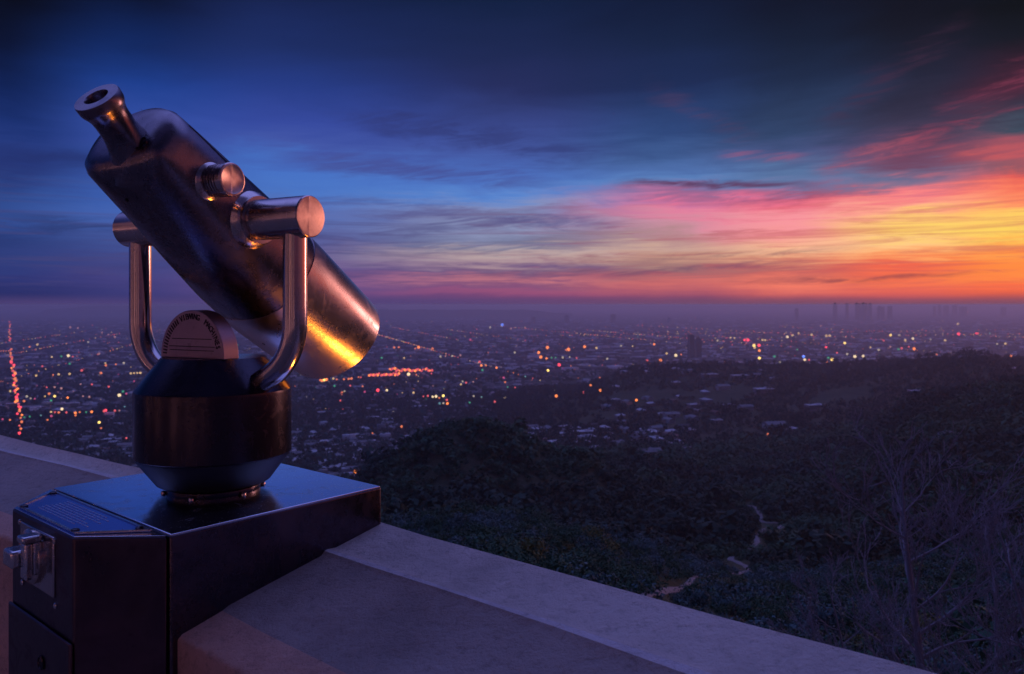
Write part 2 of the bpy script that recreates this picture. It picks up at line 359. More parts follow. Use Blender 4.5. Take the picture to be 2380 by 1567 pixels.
col = feather(col, 8.5, 7.6, 20.5, 7.3, .7, (240, 112, 148), .75)
col = feather(col, 22.0, 5.0, 37, 6.0, .7, (255, 205, 120), .25)
col = feather(col, 4.0, 3.2, 24.0, 3.9, .45, (120, 84, 100), .6)
col = feather(col, -2.0, 2.2, 22.0, 2.9, .4, (96, 68, 104), .6)
col = feather(col, 16.0, 1.5, 31.0, 1.9, .3, (120, 62, 78), .65)
col = feather(col, -14, 5.4, 3, 6.0, .8, (78, 78, 130), .6)
col = feather(col, -17, 7.6, -2, 7.2, .6, (66, 82, 150), .5)
col = feather(col, -34, 5.2, -14, 4.8, .75, (36, 52, 108), .7, .3, .5)
col = feather(col, -34, 9.4, -21, 9.6, .9, (30, 44, 104), .65, .3, .5)
col = feather(col, -17, 10.4, 3, 8.9, .9, (66, 74, 144), .7, .35, .55)
col = feather(col, -13, 13.4, 8, 10.8, 1.2, (44, 52, 112), .65, .35, .55)
col = feather(col, -30, 2.6, -8, 2.3, .5, (58, 60, 118), .6, .35, .55)
col = feather(col, -11, 6.6, 8, 6.0, .6, (84, 82, 136), .65, .35, .55)
col = feather(col, -8, 3.1, 9, 2.7, .3, (104, 80, 128), .7, .35, .55)
col = feather(col, -8, 4.2, 10, 3.7, .5, (196, 176, 176), .55)
col = nt.mix(nt.smooth(el, .8, .05, 0, .8), col, nt.mix(side, srgb(80, 66, 118), srgb(124, 78, 102)))
nt.set(bg.inputs[0], col); bg.inputs[1].default_value = 1.0
# last blue light of the atmosphere itself, sun just gone
sky = nt.node('ShaderNodeTexSky'); sky.sky_type = 'NISHITA'; sky.sun_disc = False; sky.sun_elevation = R(-2.0); sky.sun_rotation = R(44); sky.altitude = 300
bg2 = nt.node('ShaderNodeBackground'); nt.set(bg2.inputs[0], sky.outputs[0]); bg2.inputs[1].default_value = .02
add = nt.node('ShaderNodeAddShader'); nt.l.new(bg.outputs[0], add.inputs[0]); nt.l.new(bg2.outputs[0], add.inputs[1])
nt.l.new(add.outputs[0], W.node_tree.nodes['World Output'].inputs[0])
W.cycles.sampling_method = 'MANUAL'; W.cycles.sample_map_resolution = 1024

# afterglow of the set sun, low on the right
sd = bpy.data.lights.new('sun', 'SUN'); sd.energy = .48; sd.angle = R(14); sd.color = (1, .42, .34)
sun = bpy.data.objects.new('sun', sd); COL.objects.link(sun)
sdir = Vector((math.sin(R(48)), math.cos(R(48)), math.tan(R(4)))).normalized()
sun.rotation_euler = sdir.to_track_quat('Z', 'Y').to_euler(); sun.location = (8, 7, 6)

# ------------------------------------------------------------------ directions of the parapet
A = Vector((.644, .765, 0)).normalized()      # outward, across the wall
B = Vector((A.y, -A.x, 0))                    # along the wall to the right
UP = Vector((0, 0, 1))
O = Vector((0, 0, CZ))
def ab(a, b, z): return O + A * a + B * b + UP * z

# ------------------------------------------------------------------ terrace and parapet
tb = MB(); tb.box(O, A, B, UP, (-9.4, .62), (-14, 12), (-CZ - .6, -CZ))
o = tb.build('terrace', M['terrace'], smooth=20); tag(o, kind='structure')

# b, outer, ridge, inner, lip positions
def section(b, ao, ar, ai, al):
    zo, zr, zi, zl = -.360, -.3805, -.4155, -.432
    return [(ao + .0, -3.6), (ao, zo - .012), (ao - .010, zo), (ar + .020, zr + .0035), (ar + .005, zr + .0042), (ar - .003, zr + .0022), (ar - .009, zr - .0040), (ai + .005, zi), (ai - .004, zi - .004), (al + .006, zl), (al, zl - .006), (al, -CZ - .3)], b
secs = [section(9, .85, .727, .559, .494), section(-1.05, .85, .727, .559, .494)]
def left(b):
    s = .082 * (b + 1.0); return section(b, .85 + s, .793 + s, .608 + s, .545 + s)
secs += [left(-1.32), left(-9)]
wall = empty('parapet_wall', ab(.7, 0, -CZ)); tag(wall, 'pale painted parapet wall with a sloping two-step top running under the telescope', 'wall')
def loft_b(idx, name, m, sub=60):
    v = []; f = []; rows = []
    bs = []
    for i in range(len(secs) - 1):
        n = sub if i != 1 else 2
        for k in range(n): bs.append((i, k / n))
    bs.append((len(secs) - 2, 1.0))
    for i, t_ in bs:
        s0, b0 = secs[i]; s1, b1 = secs[i + 1]; b = b0 + (b1 - b0) * t_
        row = []
        for j in idx:
            a_ = s0[j][0] * (1 - t_) + s1[j][0] * t_; z_ = s0[j][1] * (1 - t_) + s1[j][1] * t_
            w = .0016 * math.sin(b * 5.1 + j) + .001 * math.sin(b * 13.7 + 2 * j)
            row.append(ab(a_ + w, b, z_ + (w * .6 if z_ > -1 else 0)) - wall.location)
        rows.append(row)
    m_ = len(idx)
    for r_ in rows: v += r_
    for i in range(len(rows) - 1):
        for j in range(m_ - 1):
            a_ = i * m_ + j; f.append((a_, a_ + 1, a_ + m_ + 1, a_ + m_))
    return mesh_obj(name, v, f, m, wall, 50)
loft_b([0, 1, 2, 3, 4], 'outer_coping', M['coping'])
loft_b([4, 5], 'edge_bead', M['bead'])
loft_b([5, 6, 7, 8], 'inner_coping', M['coping2'])
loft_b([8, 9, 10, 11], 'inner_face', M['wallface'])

# twin-tube amber floodlight on the ledge outside the wall, its streaks show in the steel hood
fl = empty('floodlight', ab(1.92, -.46, -1.92)); tag(fl, 'amber twin-tube floodlight on the ledge outside the parapet, below the telescope hood', 'floodlight')
TA = Vector((math.sin(R(28)), math.cos(R(28)), 0)); TB = Vector((TA.y, -TA.x, 0)); Z0 = Vector((0, 0, 0))
h = MB(); h.box(Z0, TA, TB, UP, (-.20, .20), (-.12, .12), (.0, .03)); h.box(Z0, TA, TB, UP, (-.21, -.18), (-.12, .12), (.03, .12)); h.box(Z0, TA, TB, UP, (.18, .21), (-.12, .12), (.03, .12))
h.build('housing', M['cabinet_front'], fl, bevel=.004)
sod = mat('amber tube', (1, .6, .2), .4, 0, emit=(1.0, .28, .022), es=210)
for s_ in (-.10, .10):
    tm = MB(); tm.tube([Vector((0, 0, .09)) + TB * s_ + TA * q for q in (-.17, .17)], .024, 16); tm.build('tube', sod, fl)
ledge = MB(); ledge.box(O, A, B, UP, (.852, 3.0), (-9, 9), (-2.4, -1.925)); o = ledge.build('ledge', M['terrace']); tag(o, kind='structure')

# ------------------------------------------------------------------ coin telescope
K = 1.045
def W3(x, y, z): return Vector((x * K, y * K, CZ + z * K))
scope = empty('coin_telescope', ab(.66, -1.186, -.3)); tag(scope, 'steel coin-operated telescope on a drum swivel and dark cabinet, straddling the parapet', 'telescope')
S0 = scope.location.copy()
def sb(mb, name, m, parent=scope, **kw):
    mb.v = [p - S0 for p in mb.v]; return mb.build(name, m, parent, **kw)
phi = R(28)
n_ = Vector((math.cos(phi), -math.sin(phi), 0)); t_ = Vector((math.sin(phi), math.cos(phi), 0))
al = R(33)
dd = (t_ * math.cos(al) - UP * math.sin(al)).normalized(); vv = (t_ * math.sin(al) + UP * math.cos(al)).normalized()
C = W3(-.464, 1.2, .126)
E = W3(-.537, 1.0, .268); ee = Vector((-.235, -.705, .668)).normalized()
# body sections: u, rn, rv, exponent, offset n, offset v
def bs(u, rn, top, bot, p): return (u, rn, (top + bot) / 2, p, 0, (top - bot) / 2)
bodys = [bs(-.1835, .052, .044, .024, 2.2), bs(-.1815, .067, .058, .037, 2.4), bs(-.176, .076, .068, .046, 2.6), bs(-.166, .081, .074, .051, 2.6), bs(-.13, .084, .077, .056, 2.6), bs(-.08, .087, .080, .064, 2.5), bs(0, .092, .085, .079, 2.4), bs(.08, .098, .089, .092, 2.3), bs(.16, .101, .0905, .099, 2.2), bs(.25, .101, .0885, .098, 2.1), bs(.318, .0995, .087, .094, 2.0), bs(.335, .099, .0865, .093, 2.0)]
def sec(u, rn, rv, p, on, ov, seg=72):
    out = []
    for k in range(seg):
        a_ = 2 * math.pi * k / seg; c, s = math.cos(a_), math.sin(a_)
        pe = p if s < 0 else 2.0 + (p - 2.0) * .3 * (1 - s)
        if s < 0: pe = 2.0 + (p - 2.0) * (min(1, -s * 2.2) * 1.7 + .3)
        q = (abs(c) ** pe + abs(s) ** pe) ** (-1 / pe)
        out.append(C + (dd * u + n_ * (c * q * rn + on) + vv * (s * q * rv + ov)) * K)
    return out
us = np.array([b_[0] for b_ in bodys]); BS = np.array(bodys)
rings_ = []
def secu(u, k=0): 
    q = [float(np.interp(u, us, BS[:, j])) for j in range(1, 6)]; q[0] += k; q[1] += k; return sec(u, *q)
for u in list(BS[:4, 0]) + list(np.linspace(-.15, .13, 20)): rings_.append(secu(u))
rings_.append(secu(.131, -.004))
bmB = MB(); bmB.rings(rings_, True, True); body = sb(bmB, 'telescope_body', M['body'], smooth=40)
rings_ = [secu(.128, -.003), secu(.1285, .0012)] + [secu(u, .0012) for u in np.linspace(.14, .31, 14)] + [secu(.318, .001), secu(.335, .0005)]
rings_.append(sec(.3365, .097, .0875, 2, 0, -.003)); rings_.append(sec(.334, .0935, .084, 2, 0, -.003)); rings_.append(sec(.26, .093, .083, 2, 0, -.003)); 
bmB = MB(); bmB.rings(rings_, True, True); hood = sb(bmB, 'objective_hood', M['hood'], smooth=40)
# objective lens at the bottom of the hood
ln = MB(); ln.rings([sec(.262, .088, .077, 2, 0, 0), sec(.2655, .060, .052, 2, 0, 0), sec(.267, .02, .018, 2, 0, 0)], True, True); sb(ln, 'objective_lens', M['glass'], hood)
# top seam and cast boss under the focus knob
ey = MB()
prof = [(-.112, .047), (-.102, .043), (-.092, .0385), (-.082, .0335), (-.072, .0290), (-.060, .0258), (-.048, .0242), (-.034, .0240), (-.027, .0246), (-.021, .0264), (-.016, .0290), (-.012, .0302), (-.003, .0306), (.000, .0296), (.0005, .0165), (-.003, .0150), (-.045, .0140)]
ey.lathe(E, ee, [(a_ * K, r_ * K) for a_, r_ in prof], 64, True, False)
eyo = sb(ey, 'eyepiece', M['body'], body, smooth=30)
bo = MB(); bo.lathe(E, ee, [(-.044 * K, .0150 * K), (-.043 * K, .001)], 40, True, True); sb(bo, 'bore', M['black'], eyo)
# inset screw plug on the shoulder
pl = MB(); q0 = C + (dd * -.1835 + n_ * .050 + vv * -.012) * K
pl.lathe(q0, -dd, [(-.006, .012), (.0015, .012), (.002, .0095), (-.001, .009)], 24); sb(pl, 'plug', M['drum'], body)
pl = MB()
for (uu, ang) in ((.03, -118), (-.125, -100), (.20, -95)):
    dirn = (n_ * math.cos(R(ang)) + vv * math.sin(R(ang))).normalized()
    rn = float(np.interp(uu, us, BS[:, 1])); rv = float(np.interp(uu, us, BS[:, 2])); p_ = float(np.interp(uu, us, BS[:, 3]))
    c, s = math.cos(R(ang)), math.sin(R(ang)); q = (abs(c) ** p_ + abs(s) ** p_) ** (-1 / p_)
    ov = float(np.interp(uu, us, BS[:, 5])); pp = C + (dd * uu + n_ * (c * q * rn) + vv * (s * q * rv + ov)) * K
    m1 = MB(); rr = .0075 if uu == .03 else .003
    m1.lathe(pp, dirn, [(-.004, rr), (.0012, rr), (.0018, rr * .8), (.0006, rr * .7)], 20); sb(m1, 'screw', M['drum'], body)
sm_ = MB(); sp = []
for k in range(12):
    uu = -.15 + .095 * k / 11; th = R(38 - k * .6); rn = float(np.interp(uu, us, BS[:, 1])); rv = float(np.interp(uu, us, BS[:, 2])); sp.append(C + (dd * uu + n_ * math.cos(th) * rn * 1.012 + vv * (math.sin(th) * rv * 1.012 + float(np.interp(uu, us, BS[:, 5])))) * K)
sm_.tube(sp, .0011, 6); sb(sm_, 'seam', M['drum'], body)
# focus knob
fb = C + (dd * -.088) * K
fk = MB(); fk.lathe(fb, n_, [(.060 * K, .034 * K), (.080 * K, .031 * K), (.086 * K, .026 * K), (.0885 * K, .0215 * K)] + [(x_, r_) for k in range(5) for x_, r_ in ((( .0890 + k * .0052) * K, .0232 * K), ((.0918 + k * .0052) * K, .0232 * K), ((.0922 + k * .0052) * K, .0208 * K), ((.0938 + k * .0052) * K, .0208 * K))] + [(.1155 * K, .0236 * K), (.1235 * K, .0236 * K), (.125 * K, .0222 * K)], 56)
fko = sb(fk, 'focus_knob', M['knob'], body)
fd = MB(); pc = fb + n_ * .125 * K; fd.lathe(pc, n_, [(-.001, .0218 * K), (.0006, .0216 * K), (.001, .020 * K), (.0002, .0188 * K), (.0006, .004)], 48)
fd.v = [p - pc for p in fd.v]; fdo = fd.build('face', M['disc'], fko); fdo.location = pc - S0
# trunnion knobs and yoke
for sg in (1, -1):
    kn = MB(); kn.lathe(C, n_ * sg, [(.070 * K, .047 * K), (.090 * K, .043 * K), (.096 * K, .037 * K), (.0975 * K, .0355 * K), (.1025 * K, .0355 * K), (.1030 * K, .0290 * K), (.1050 * K, .0290 * K), (.1055 * K, .0301 * K), (.1985 * K, .0301 * K), (.2 * K, .0288 * K)], 64)
    kno = sb(kn, 'pivot_knob', M['knob'])
    dk_ = MB(); pc = C + n_ * sg * .2 * K
    dk_.lathe(pc, n_ * sg, [(-.001, .0286 * K), (.0005, .0284 * K), (.0008, .026 * K), (.0010, .004)], 56)
    dk_.v = [p - pc for p in dk_.v]; dko = dk_.build('face', M['disc'], kno); dko.location = pc - S0
    # arm: straight down, then bent in to the drum
    pts = []; s0 = .17; zt = .110; zb = -.028; rb = .085
    for k in range(9): pts.append((s0, zt + (zb - zt) * k / 8))
    for k in range(1, 15):
        a_ = R(62) * k / 14; pts.append((s0 - rb * (1 - math.cos(a_)), zb - rb * math.sin(a_)))
    dx, dz = -math.sin(R(62)), -math.cos(R(62)); pts.append((pts[-1][0] + dx * .055, pts[-1][1] + dz * .055))
    ar = MB(); ar.tube([C + n_ * sg * s_ * K + UP * (z_ - .126) * K for s_, z_ in pts], .0172 * K, 32)
    sb(ar, 'yoke_arm', M['tubing'])
# drum
zb_ = -.3
def zc(z): return CZ + z
D0 = Vector((C.x, C.y, 0)) + t_ * .004; DS = .935
dr = MB(); zz = [(-.240, .122), (-.2395, .1275), (-.2385, .1285), (-.141, .1285), (-.1365, .1280), (-.134, .1265), (-.0875, .0885), (-.0845, .086)]
dr.lathe(D0 + UP * 0, UP, [(zc(a_), r_ * DS) for a_, r_ in zz], 96); sb(dr, 'swivel_drum', M['drum'], smooth=18)
dr = MB(); dr.lathe(D0, UP, [(zc(a_), r_ * DS) for a_, r_ in [(-.288, .074), (-.2865, .088), (-.2835, .0935), (-.2425, .1262), (-.2400, .1272), (-.2396, .120)]], 96); sb(dr, 'swivel_base', M['blackpaint'], smooth=18)
rg = MB(); rg.lathe(D0, UP, [(zc(-.2995), .071), (zc(-.297), .072), (zc(-.291), .0715), (zc(-.289), .069), (zc(-.286), .066)], 72); rgo = sb(rg, 'mounting_ring', M['drum'])
for k in range(6):
    a_ = R(25 + 60 * k); m1 = MB(); m1.lathe(D0 + Vector((math.cos(a_), math.sin(a_), 0)) * .0755 + UP * zc(-.2995), UP, [(0, .004), (.003, .004), (.0045, .003), (.005, .001)], 16)
    sb(m1, 'bolt', M['knob'], rgo)
# half round plaque
PT = .030; rP = .0715; pb = D0 + t_ * -.045 + UP * zc(-.0846)
fr = []; bk = []
for k in range(41):
    a_ = math.pi * k / 40; fr.append(pb + n_ * (math.cos(a_) * rP) + UP * (math.sin(a_) * rP * 1.02 + .003))
fr = [pb + n_ * rP] + fr + [pb - n_ * rP]
pm = MB(); mF = [p for p in fr]; mB = [p + t_ * PT for p in fr]; nn = len(fr)
pm.add(mF + mB, [tuple(range(nn)), tuple(range(2 * nn - 1, nn - 1, -1))] + [(i, i + nn, (i + 1) % nn + nn, (i + 1) % nn) for i in range(nn)])
plo = sb(pm, 'plaque', M['plaque'], bevel=.0012)
# lettering round the rim
def text_mesh(s, size, m, name='lettering', ext=.0004):
    cu = bpy.data.curves.new('t', 'FONT'); cu.body = s; cu.size = size; cu.extrude = ext; cu.align_x = 'CENTER'; cu.resolution_u = 2
    to = bpy.data.objects.new('t', cu); COL.objects.link(to)
    dg = bpy.context.evaluated_depsgraph_get(); me = bpy.data.meshes.new_from_object(to.evaluated_get(dg))
    v = [Vector(p.co) for p in me.vertices]; f = [tuple(p.vertices) for p in me.polygons]
    bpy.data.objects.remove(to); bpy.data.curves.remove(cu); bpy.data.meshes.remove(me)
    return v, f
tx = MB(); word = 'VIEWING  MACHINES'
for i, ch in enumerate(word):
    if ch == ' ': continue
    v, f = text_mesh(ch, .0132, None)
    a_ = R(112 - i * 6.1); cpt = pb + n_ * (math.cos(a_) * rP * .80) + UP * (math.sin(a_) * rP * .82 + .003) + t_ * -.0004
    rx = n_ * math.sin(a_) - UP * math.cos(a_); ry = n_ * math.cos(a_) + UP * math.sin(a_)
    tx.add([cpt + rx * p.x * .85 + ry * p.y - t_ * p.z for p in v], f)
for i in range(13):     # worn characters on the left, no longer legible
    a_ = R(121 + i * 4.6); cpt = pb + n_ * (math.cos(a_) * rP * .80) + UP * (math.sin(a_) * rP * .82 + .003) + t_ * -.0004
    rx = n_ * math.sin(a_) - UP * math.cos(a_); ry = n_ * math.cos(a_) + UP * math.sin(a_)
    tx.box(cpt, rx, ry, t_, (-.0011, .0011), (0, .009), (-.0002, .001))
sb(tx, 'lettering', M['letter'], plo, smooth=None)
lm = MB()
for zq, w_ in ((.012, .050), (.018, .052), (.030, .045)): lm.box(pb, n_, UP, t_, (-w_, w_), (zq, zq + .0012), (-.0004, .001))
sb(lm, 'engraved_line', M['letter'], plo, smooth=None)

# cabinet box
bx = MB(); bx.box(O, A, B, UP, (.483, .8376), (-1.386, -.986), (-1.15, -.3005)); bxo = sb(bx, 'cabinet', M['cabinet'], bevel=.0035)
ld = MB(); prism_pts = [ab(.4845, -1.3845, 0), ab(.4845, -.9875, 0), ab(.8361, -.9875, 0), ab(.8361, -1.3845, 0)]
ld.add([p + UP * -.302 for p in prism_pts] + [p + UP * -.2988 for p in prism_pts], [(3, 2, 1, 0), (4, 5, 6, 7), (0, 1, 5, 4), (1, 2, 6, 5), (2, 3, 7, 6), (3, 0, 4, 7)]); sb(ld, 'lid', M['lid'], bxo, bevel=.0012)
# coin housing: tapering front, top and lower door
def prism(mb, poly, z0, z1):
    n = len(poly); mb.add([ab(a_, b_, z0) for a_, b_ in poly] + [ab(a_, b_, z1) for a_, b_ in poly], [tuple(range(n - 1, -1, -1)), tuple(range(n, 2 * n))] + [(i, (i + 1) % n, (i + 1) % n + n, i + n) for i in range(n)])
ho = MB(); prism(ho, [(.4795, -1.385), (.4795, -.987), (.3985, -1.0745), (.3985, -1.2975)], -1.2, -.301)
hoo = sb(ho, 'coin_housing', M['cabinet_front'], bevel=.003)
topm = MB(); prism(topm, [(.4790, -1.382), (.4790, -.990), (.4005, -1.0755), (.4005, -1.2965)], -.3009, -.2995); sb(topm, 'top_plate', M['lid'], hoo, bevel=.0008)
dr_ = MB(); prism(dr_, [(.3982, -1.3005), (.3982, -1.0715), (.3935, -1.0735), (.3935, -1.2985)], -1.15, -.436); dro = sb(dr_, 'lower_door', M['cabinet_front'], bevel=.003)
lk = MB(); lk.lathe(ab(.3935, -1.166, -.486), -A, [(-.002, .010), (.002, .010), (.003, .008), (.0015, .007), (.0018, .001)], 28); sb(lk, 'lock', M['drum'], dro)
# blue instruction plate with frame
pp = [(.473, -1.350), (.473, -1.020), (.4045, -1.083), (.4045, -1.288)]
ip = MB(); prism(ip, pp, -.2993, -.2968); ipo = sb(ip, 'instruction_plate', M['blueplate'], hoo, bevel=.0006)
fm_ = MB()
for i in range(4):
    a0, b0 = pp[i]; a1, b1 = pp[(i + 1) % 4]; p0 = ab(a0, b0, -.2968); p1 = ab(a1, b1, -.2968); dr0 = (p1 - p0).normalized(); sd0 = UP.cross(dr0)
    fm_.box(p0, dr0, sd0, UP, (-.001, (p1 - p0).length + .001), (-.0028, .0005) , (-.001, .0011 + .00005 * i))
sb(fm_, 'frame', M['chrome'], ipo)
for a_, b_ in ((.4665, -1.335), (.4665, -1.037), (.4085, -1.093), (.4085, -1.279)):
    m1 = MB(); m1.lathe(ab(a_, b_, -.2968), UP, [(0, .0052), (.002, .0052), (.003, .003), (.0031, .0005)], 16); sb(m1, 'screw', M['drum'], ipo)
tl = MB(); rr = random.Random(3)
for i in range(8):
    a_ = .460 - i * .0058; b_ = -1.262 + rr.uniform(-.004, .006); e_ = -1.125 + rr.uniform(-.02, .02) - (i % 3) * .006
    while b_ < e_:
        w_ = rr.uniform(.003, .012); tl.box(O, A, B, UP, (a_, a_ + .0022), (b_, b_ + w_), (-.297, -.2963)); b_ += w_ + .0028
sb(tl, 'worn_text', M['plate_text'], ipo, smooth=None)
# coin mechanism on the front face
cm = MB(); cm.box(O, A, B, UP, (.3955, .400), (-1.256, -1.133), (-.392, -.311)); cmo = sb(cm, 'coin_mechanism', M['tubing'], hoo, bevel=.002)
cd = MB(); cd.lathe(ab(.3955, -1.206, -.350), -A, [(0, .038), (.004, .038), (.007, .035), (.009, .024), (.010, .006)], 48); sb(cd, 'coin_dial', M['knob'], hoo)
ca = MB(); ca.box(O, A, B, UP, (.370, .394), (-1.190, -1.166), (-.322, -.3125)); ca.box(O, A, B, UP, (.374, .384), (-1.188, -1.169), (-.372, -.3225)); ca.box(O, A, B, UP, (.3842, .396), (-1.186, -1.171), (-.368, -.3226)); sb(ca, 'coin_slot_arm', M['chrome'], hoo, bevel=.003)
hb = MB(); hb.box(O, A, B, UP, (.365, .389), (-1.228, -1.193), (-.360, -.336)); sb(hb, 'turn_handle', M['chrome'], hoo, bevel=.004)
for b_, z_ in ((-1.262, -.3136), (-1.134, -.3165), (-1.252, -.398), (-1.129, -.401)):
    m1 = MB(); m1.lathe(ab(.3985, b_, z_), -A, [(-.001, .0042), (.0018, .0042), (.003, .003), (.0031, .0005)], 14); sb(m1, 'rivet', M['chrome'], hoo)

# ------------------------------------------------------------------ terrain
TX = [-3000, 0, 600, 830, 880, 960, 1040, 1110, 1200, 1330, 1500, 1600, 1800, 2000, 2150, 2250, 2380, 5400]
TY = [2, 6, 15, 40, 80, 150, 220, 300, 380, 450, 550, 700, 900, 1100, 1300, 1600, 1900, 2300, 3000, 4000]
near = [-3.3, -5, -9.5]
left_ = near + [-18, -34, -56, -76, -98, -118, -134, -156, -186, -220, -245, -250, -250, -250, -250, -250, -250]
TZ = [left_, left_, left_,
 near + [-17, -31, -52, -72, -92, -108, -112, -138, -172, -215, -245, -250, -250, -250, -250, -250, -250],
 near + [-17, -30, -49, -69, -88, -102, -95, -122, -165, -213, -245, -250, -250, -250, -250, -250, -250],
 near + [-17, -29, -46, -65, -86, -98, -80, -114, -160, -210, -243, -250, -250, -250, -250, -250, -250],
 near + [-17, -28, -44, -64, -86, -94, -69, -104, -165, -208, -240, -250, -250, -250, -250, -250, -250],
 near + [-17, -27, -43, -64, -88, -94, -67.5, -104, -165, -215, -240, -245, -250, -246, -250, -250, -250],
 near + [-17, -27, -44, -66, -88, -97, -76, -106, -162, -205, -210, -222, -218, -222, -245, -250, -250],
 near + [-18, -29, -47, -69, -92, -102, -91, -118, -150, -185, -202, -208, -203, -212, -242, -250, -250],
 near + [-19, -30, -50, -72, -92, -108, -116, -125, -142, -173, -200, -206, -184, -151, -205, -250, -250],
 near + [-20, -31, -54, -76, -96, -110, -120, -132, -152, -177, -200, -205, -182, -149, -205, -250, -250],
 near + [-20, -33, -54, -77, -94, -104, -113, -128, -149, -171, -183, -187, -170, -150, -205, -250, -250],
 near + [-20, -34, -56, -76, -92, -104, -113, -126, -142, -158, -167, -163, -146, -148, -200, -250, -250],
 near + [-20, -34, -55, -72, -84, -90, -94, -94, -91, -124, -133, -129, -119, -140, -200, -250, -250],
 near + [-20, -34, -54, -68, -78, -84, -88, -88, -84, -112, -116, -102, -108, -138, -200, -250, -250],
 near + [-20, -34, -52, -64, -72, -76, -78, -77, -76, -102, -114, -119, -122, -138, -200, -250, -250],
 near + [-20, -34, -52, -64, -72, -76, -78, -77, -76, -102, -114, -119, -122, -138, -200, -250, -250]]
TZ = np.array(TZ); TXa = np.array(TX, float); TYl = np.log(np.array(TY, float))
def vnoise(x, y, s, seed):
    x = x / s + seed * 17.3; y = y / s + seed * 9.1
    xi = np.floor(x).astype(np.int64); yi = np.floor(y).astype(np.int64); fx = x - xi; fy = y - yi
    fx = fx * fx * (3 - 2 * fx); fy = fy * fy * (3 - 2 * fy)
    def hsh(i, j):
        n = (i * 374761393 + j * 668265263 + seed * 1442695) & 0x7fffffff
        n = (n ^ (n >> 13)) * 1274126177 & 0x7fffffff
        return ((n ^ (n >> 16)) & 0xffff) / 65535.0
    return (hsh(xi, yi) * (1 - fx) * (1 - fy) + hsh(xi + 1, yi) * fx * (1 - fy) + hsh(xi, yi + 1) * (1 - fx) * fy + hsh(xi + 1, yi + 1) * fx * fy) - .5
def hfun(azr, r):
    """height relative to the camera, azimuth (rad) and ground distance"""
    ac = np.clip(azr, -R(58), R(58)); xv = CX + F * np.tan(ac); Yd = np.clip(r * np.cos(ac), 2, 4000)
    ly = np.log(Yd); j = np.clip(np.searchsorted(TYl, ly) - 1, 0, len(TY) - 2); fy = np.clip((ly - TYl[j]) / (TYl[j + 1] - TYl[j]), 0, 1)
    i = np.clip(np.searchsorted(TXa, xv) - 1, 0, len(TX) - 2); fx = (xv - TXa[i]) / (TXa[i + 1] - TXa[i]); fx = fx * fx * (3 - 2 * fx)
    z = (TZ[i, j] * (1 - fx) + TZ[i + 1, j] * fx) * (1 - fy) + (TZ[i, j + 1] * (1 - fx) + TZ[i + 1, j + 1] * fx) * fy
    xx = r * np.sin(azr); yy = r * np.cos(azr)
    nz = vnoise(xx, yy, 90, 1) * 1.0 + vnoise(xx, yy, 38, 2) * .55 + vnoise(xx, yy, 14, 3) * .25
    a_ = np.clip(Yd * .022, 0, 9) * np.clip((z + 250) / 25, 0, 1) * np.clip((Yd - 20) / 60, 0, 1)
    return z + nz * a_
azs = np.radians(np.concatenate([np.arange(-180, -42, 3.0), np.arange(-42, 42, .125), np.arange(42, 180.1, 3.0)]))
rs = np.concatenate([np.geomspace(1.6, 4200, 190), np.geomspace(4200, 80000, 22)[1:]])
AZ, RR = np.meshgrid(azs, rs, indexing='ij'); HZ = hfun(AZ, RR)
def height(x, y):
    a_ = np.arctan2(x, y); r = np.hypot(x, y); i = np.clip(np.searchsorted(azs, a_) - 1, 0, len(azs) - 2); j = np.clip(np.searchsorted(rs, r) - 1, 0, len(rs) - 2)
    fa = (a_ - azs[i]) / (azs[i + 1] - azs[i]); fr_ = np.clip((r - rs[j]) / (rs[j + 1] - rs[j]), 0, 1)
    return (HZ[i, j] * (1 - fa) + HZ[i + 1, j] * fa) * (1 - fr_) + (HZ[i, j + 1] * (1 - fa) + HZ[i + 1, j + 1] * fa) * fr_
Vt = np.stack([RR * np.sin(AZ), RR * np.cos(AZ), HZ + CZ], -1).reshape(-1, 3)
ni, nj = AZ.shape; idx = np.arange(ni * nj).reshape(ni, nj)
Ft = np.stack([idx[:-1, :-1], idx[:-1, 1:], idx[1:, 1:], idx[1:, :-1]], -1).reshape(-1, 4)
me = big_mesh('terrain', Vt, Ft[:, ::-1], M['terrain']); me.polygons.foreach_set('use_smooth', np.ones(len(Ft), bool))
terr = link('terrain', me); tag(terr, kind='structure')

rad_samples = np.geomspace(12, 60000, 2600)
def hit(xv, yv):
    """ground point seen at this bearing and depression (x, y, z rel camera)"""
    T_ = (yv - HY) / F; m_ = (xv - CX) / F; Yq = rad_samples; h_ = height(m_ * Yq, Yq)
    k = np.nonzero(h_ >= -T_ * Yq)[0]
    if len(k) == 0: Yh = 250.0 / max(T_, .004)
    else: Yh = Yq[k[0]]
    return float(m_ * Yh), float(Yh), float(height(np.array([m_ * Yh]), np.array([Yh]))[0])
def visible(x, y, z):
    """is the point clear of the terrain as seen from the terrace"""
    T_ = z / y; m_ = x / y; q = rad_samples[rad_samples < y * .97]
    return not np.any(height(m_ * q, q) > T_ * q + .5)

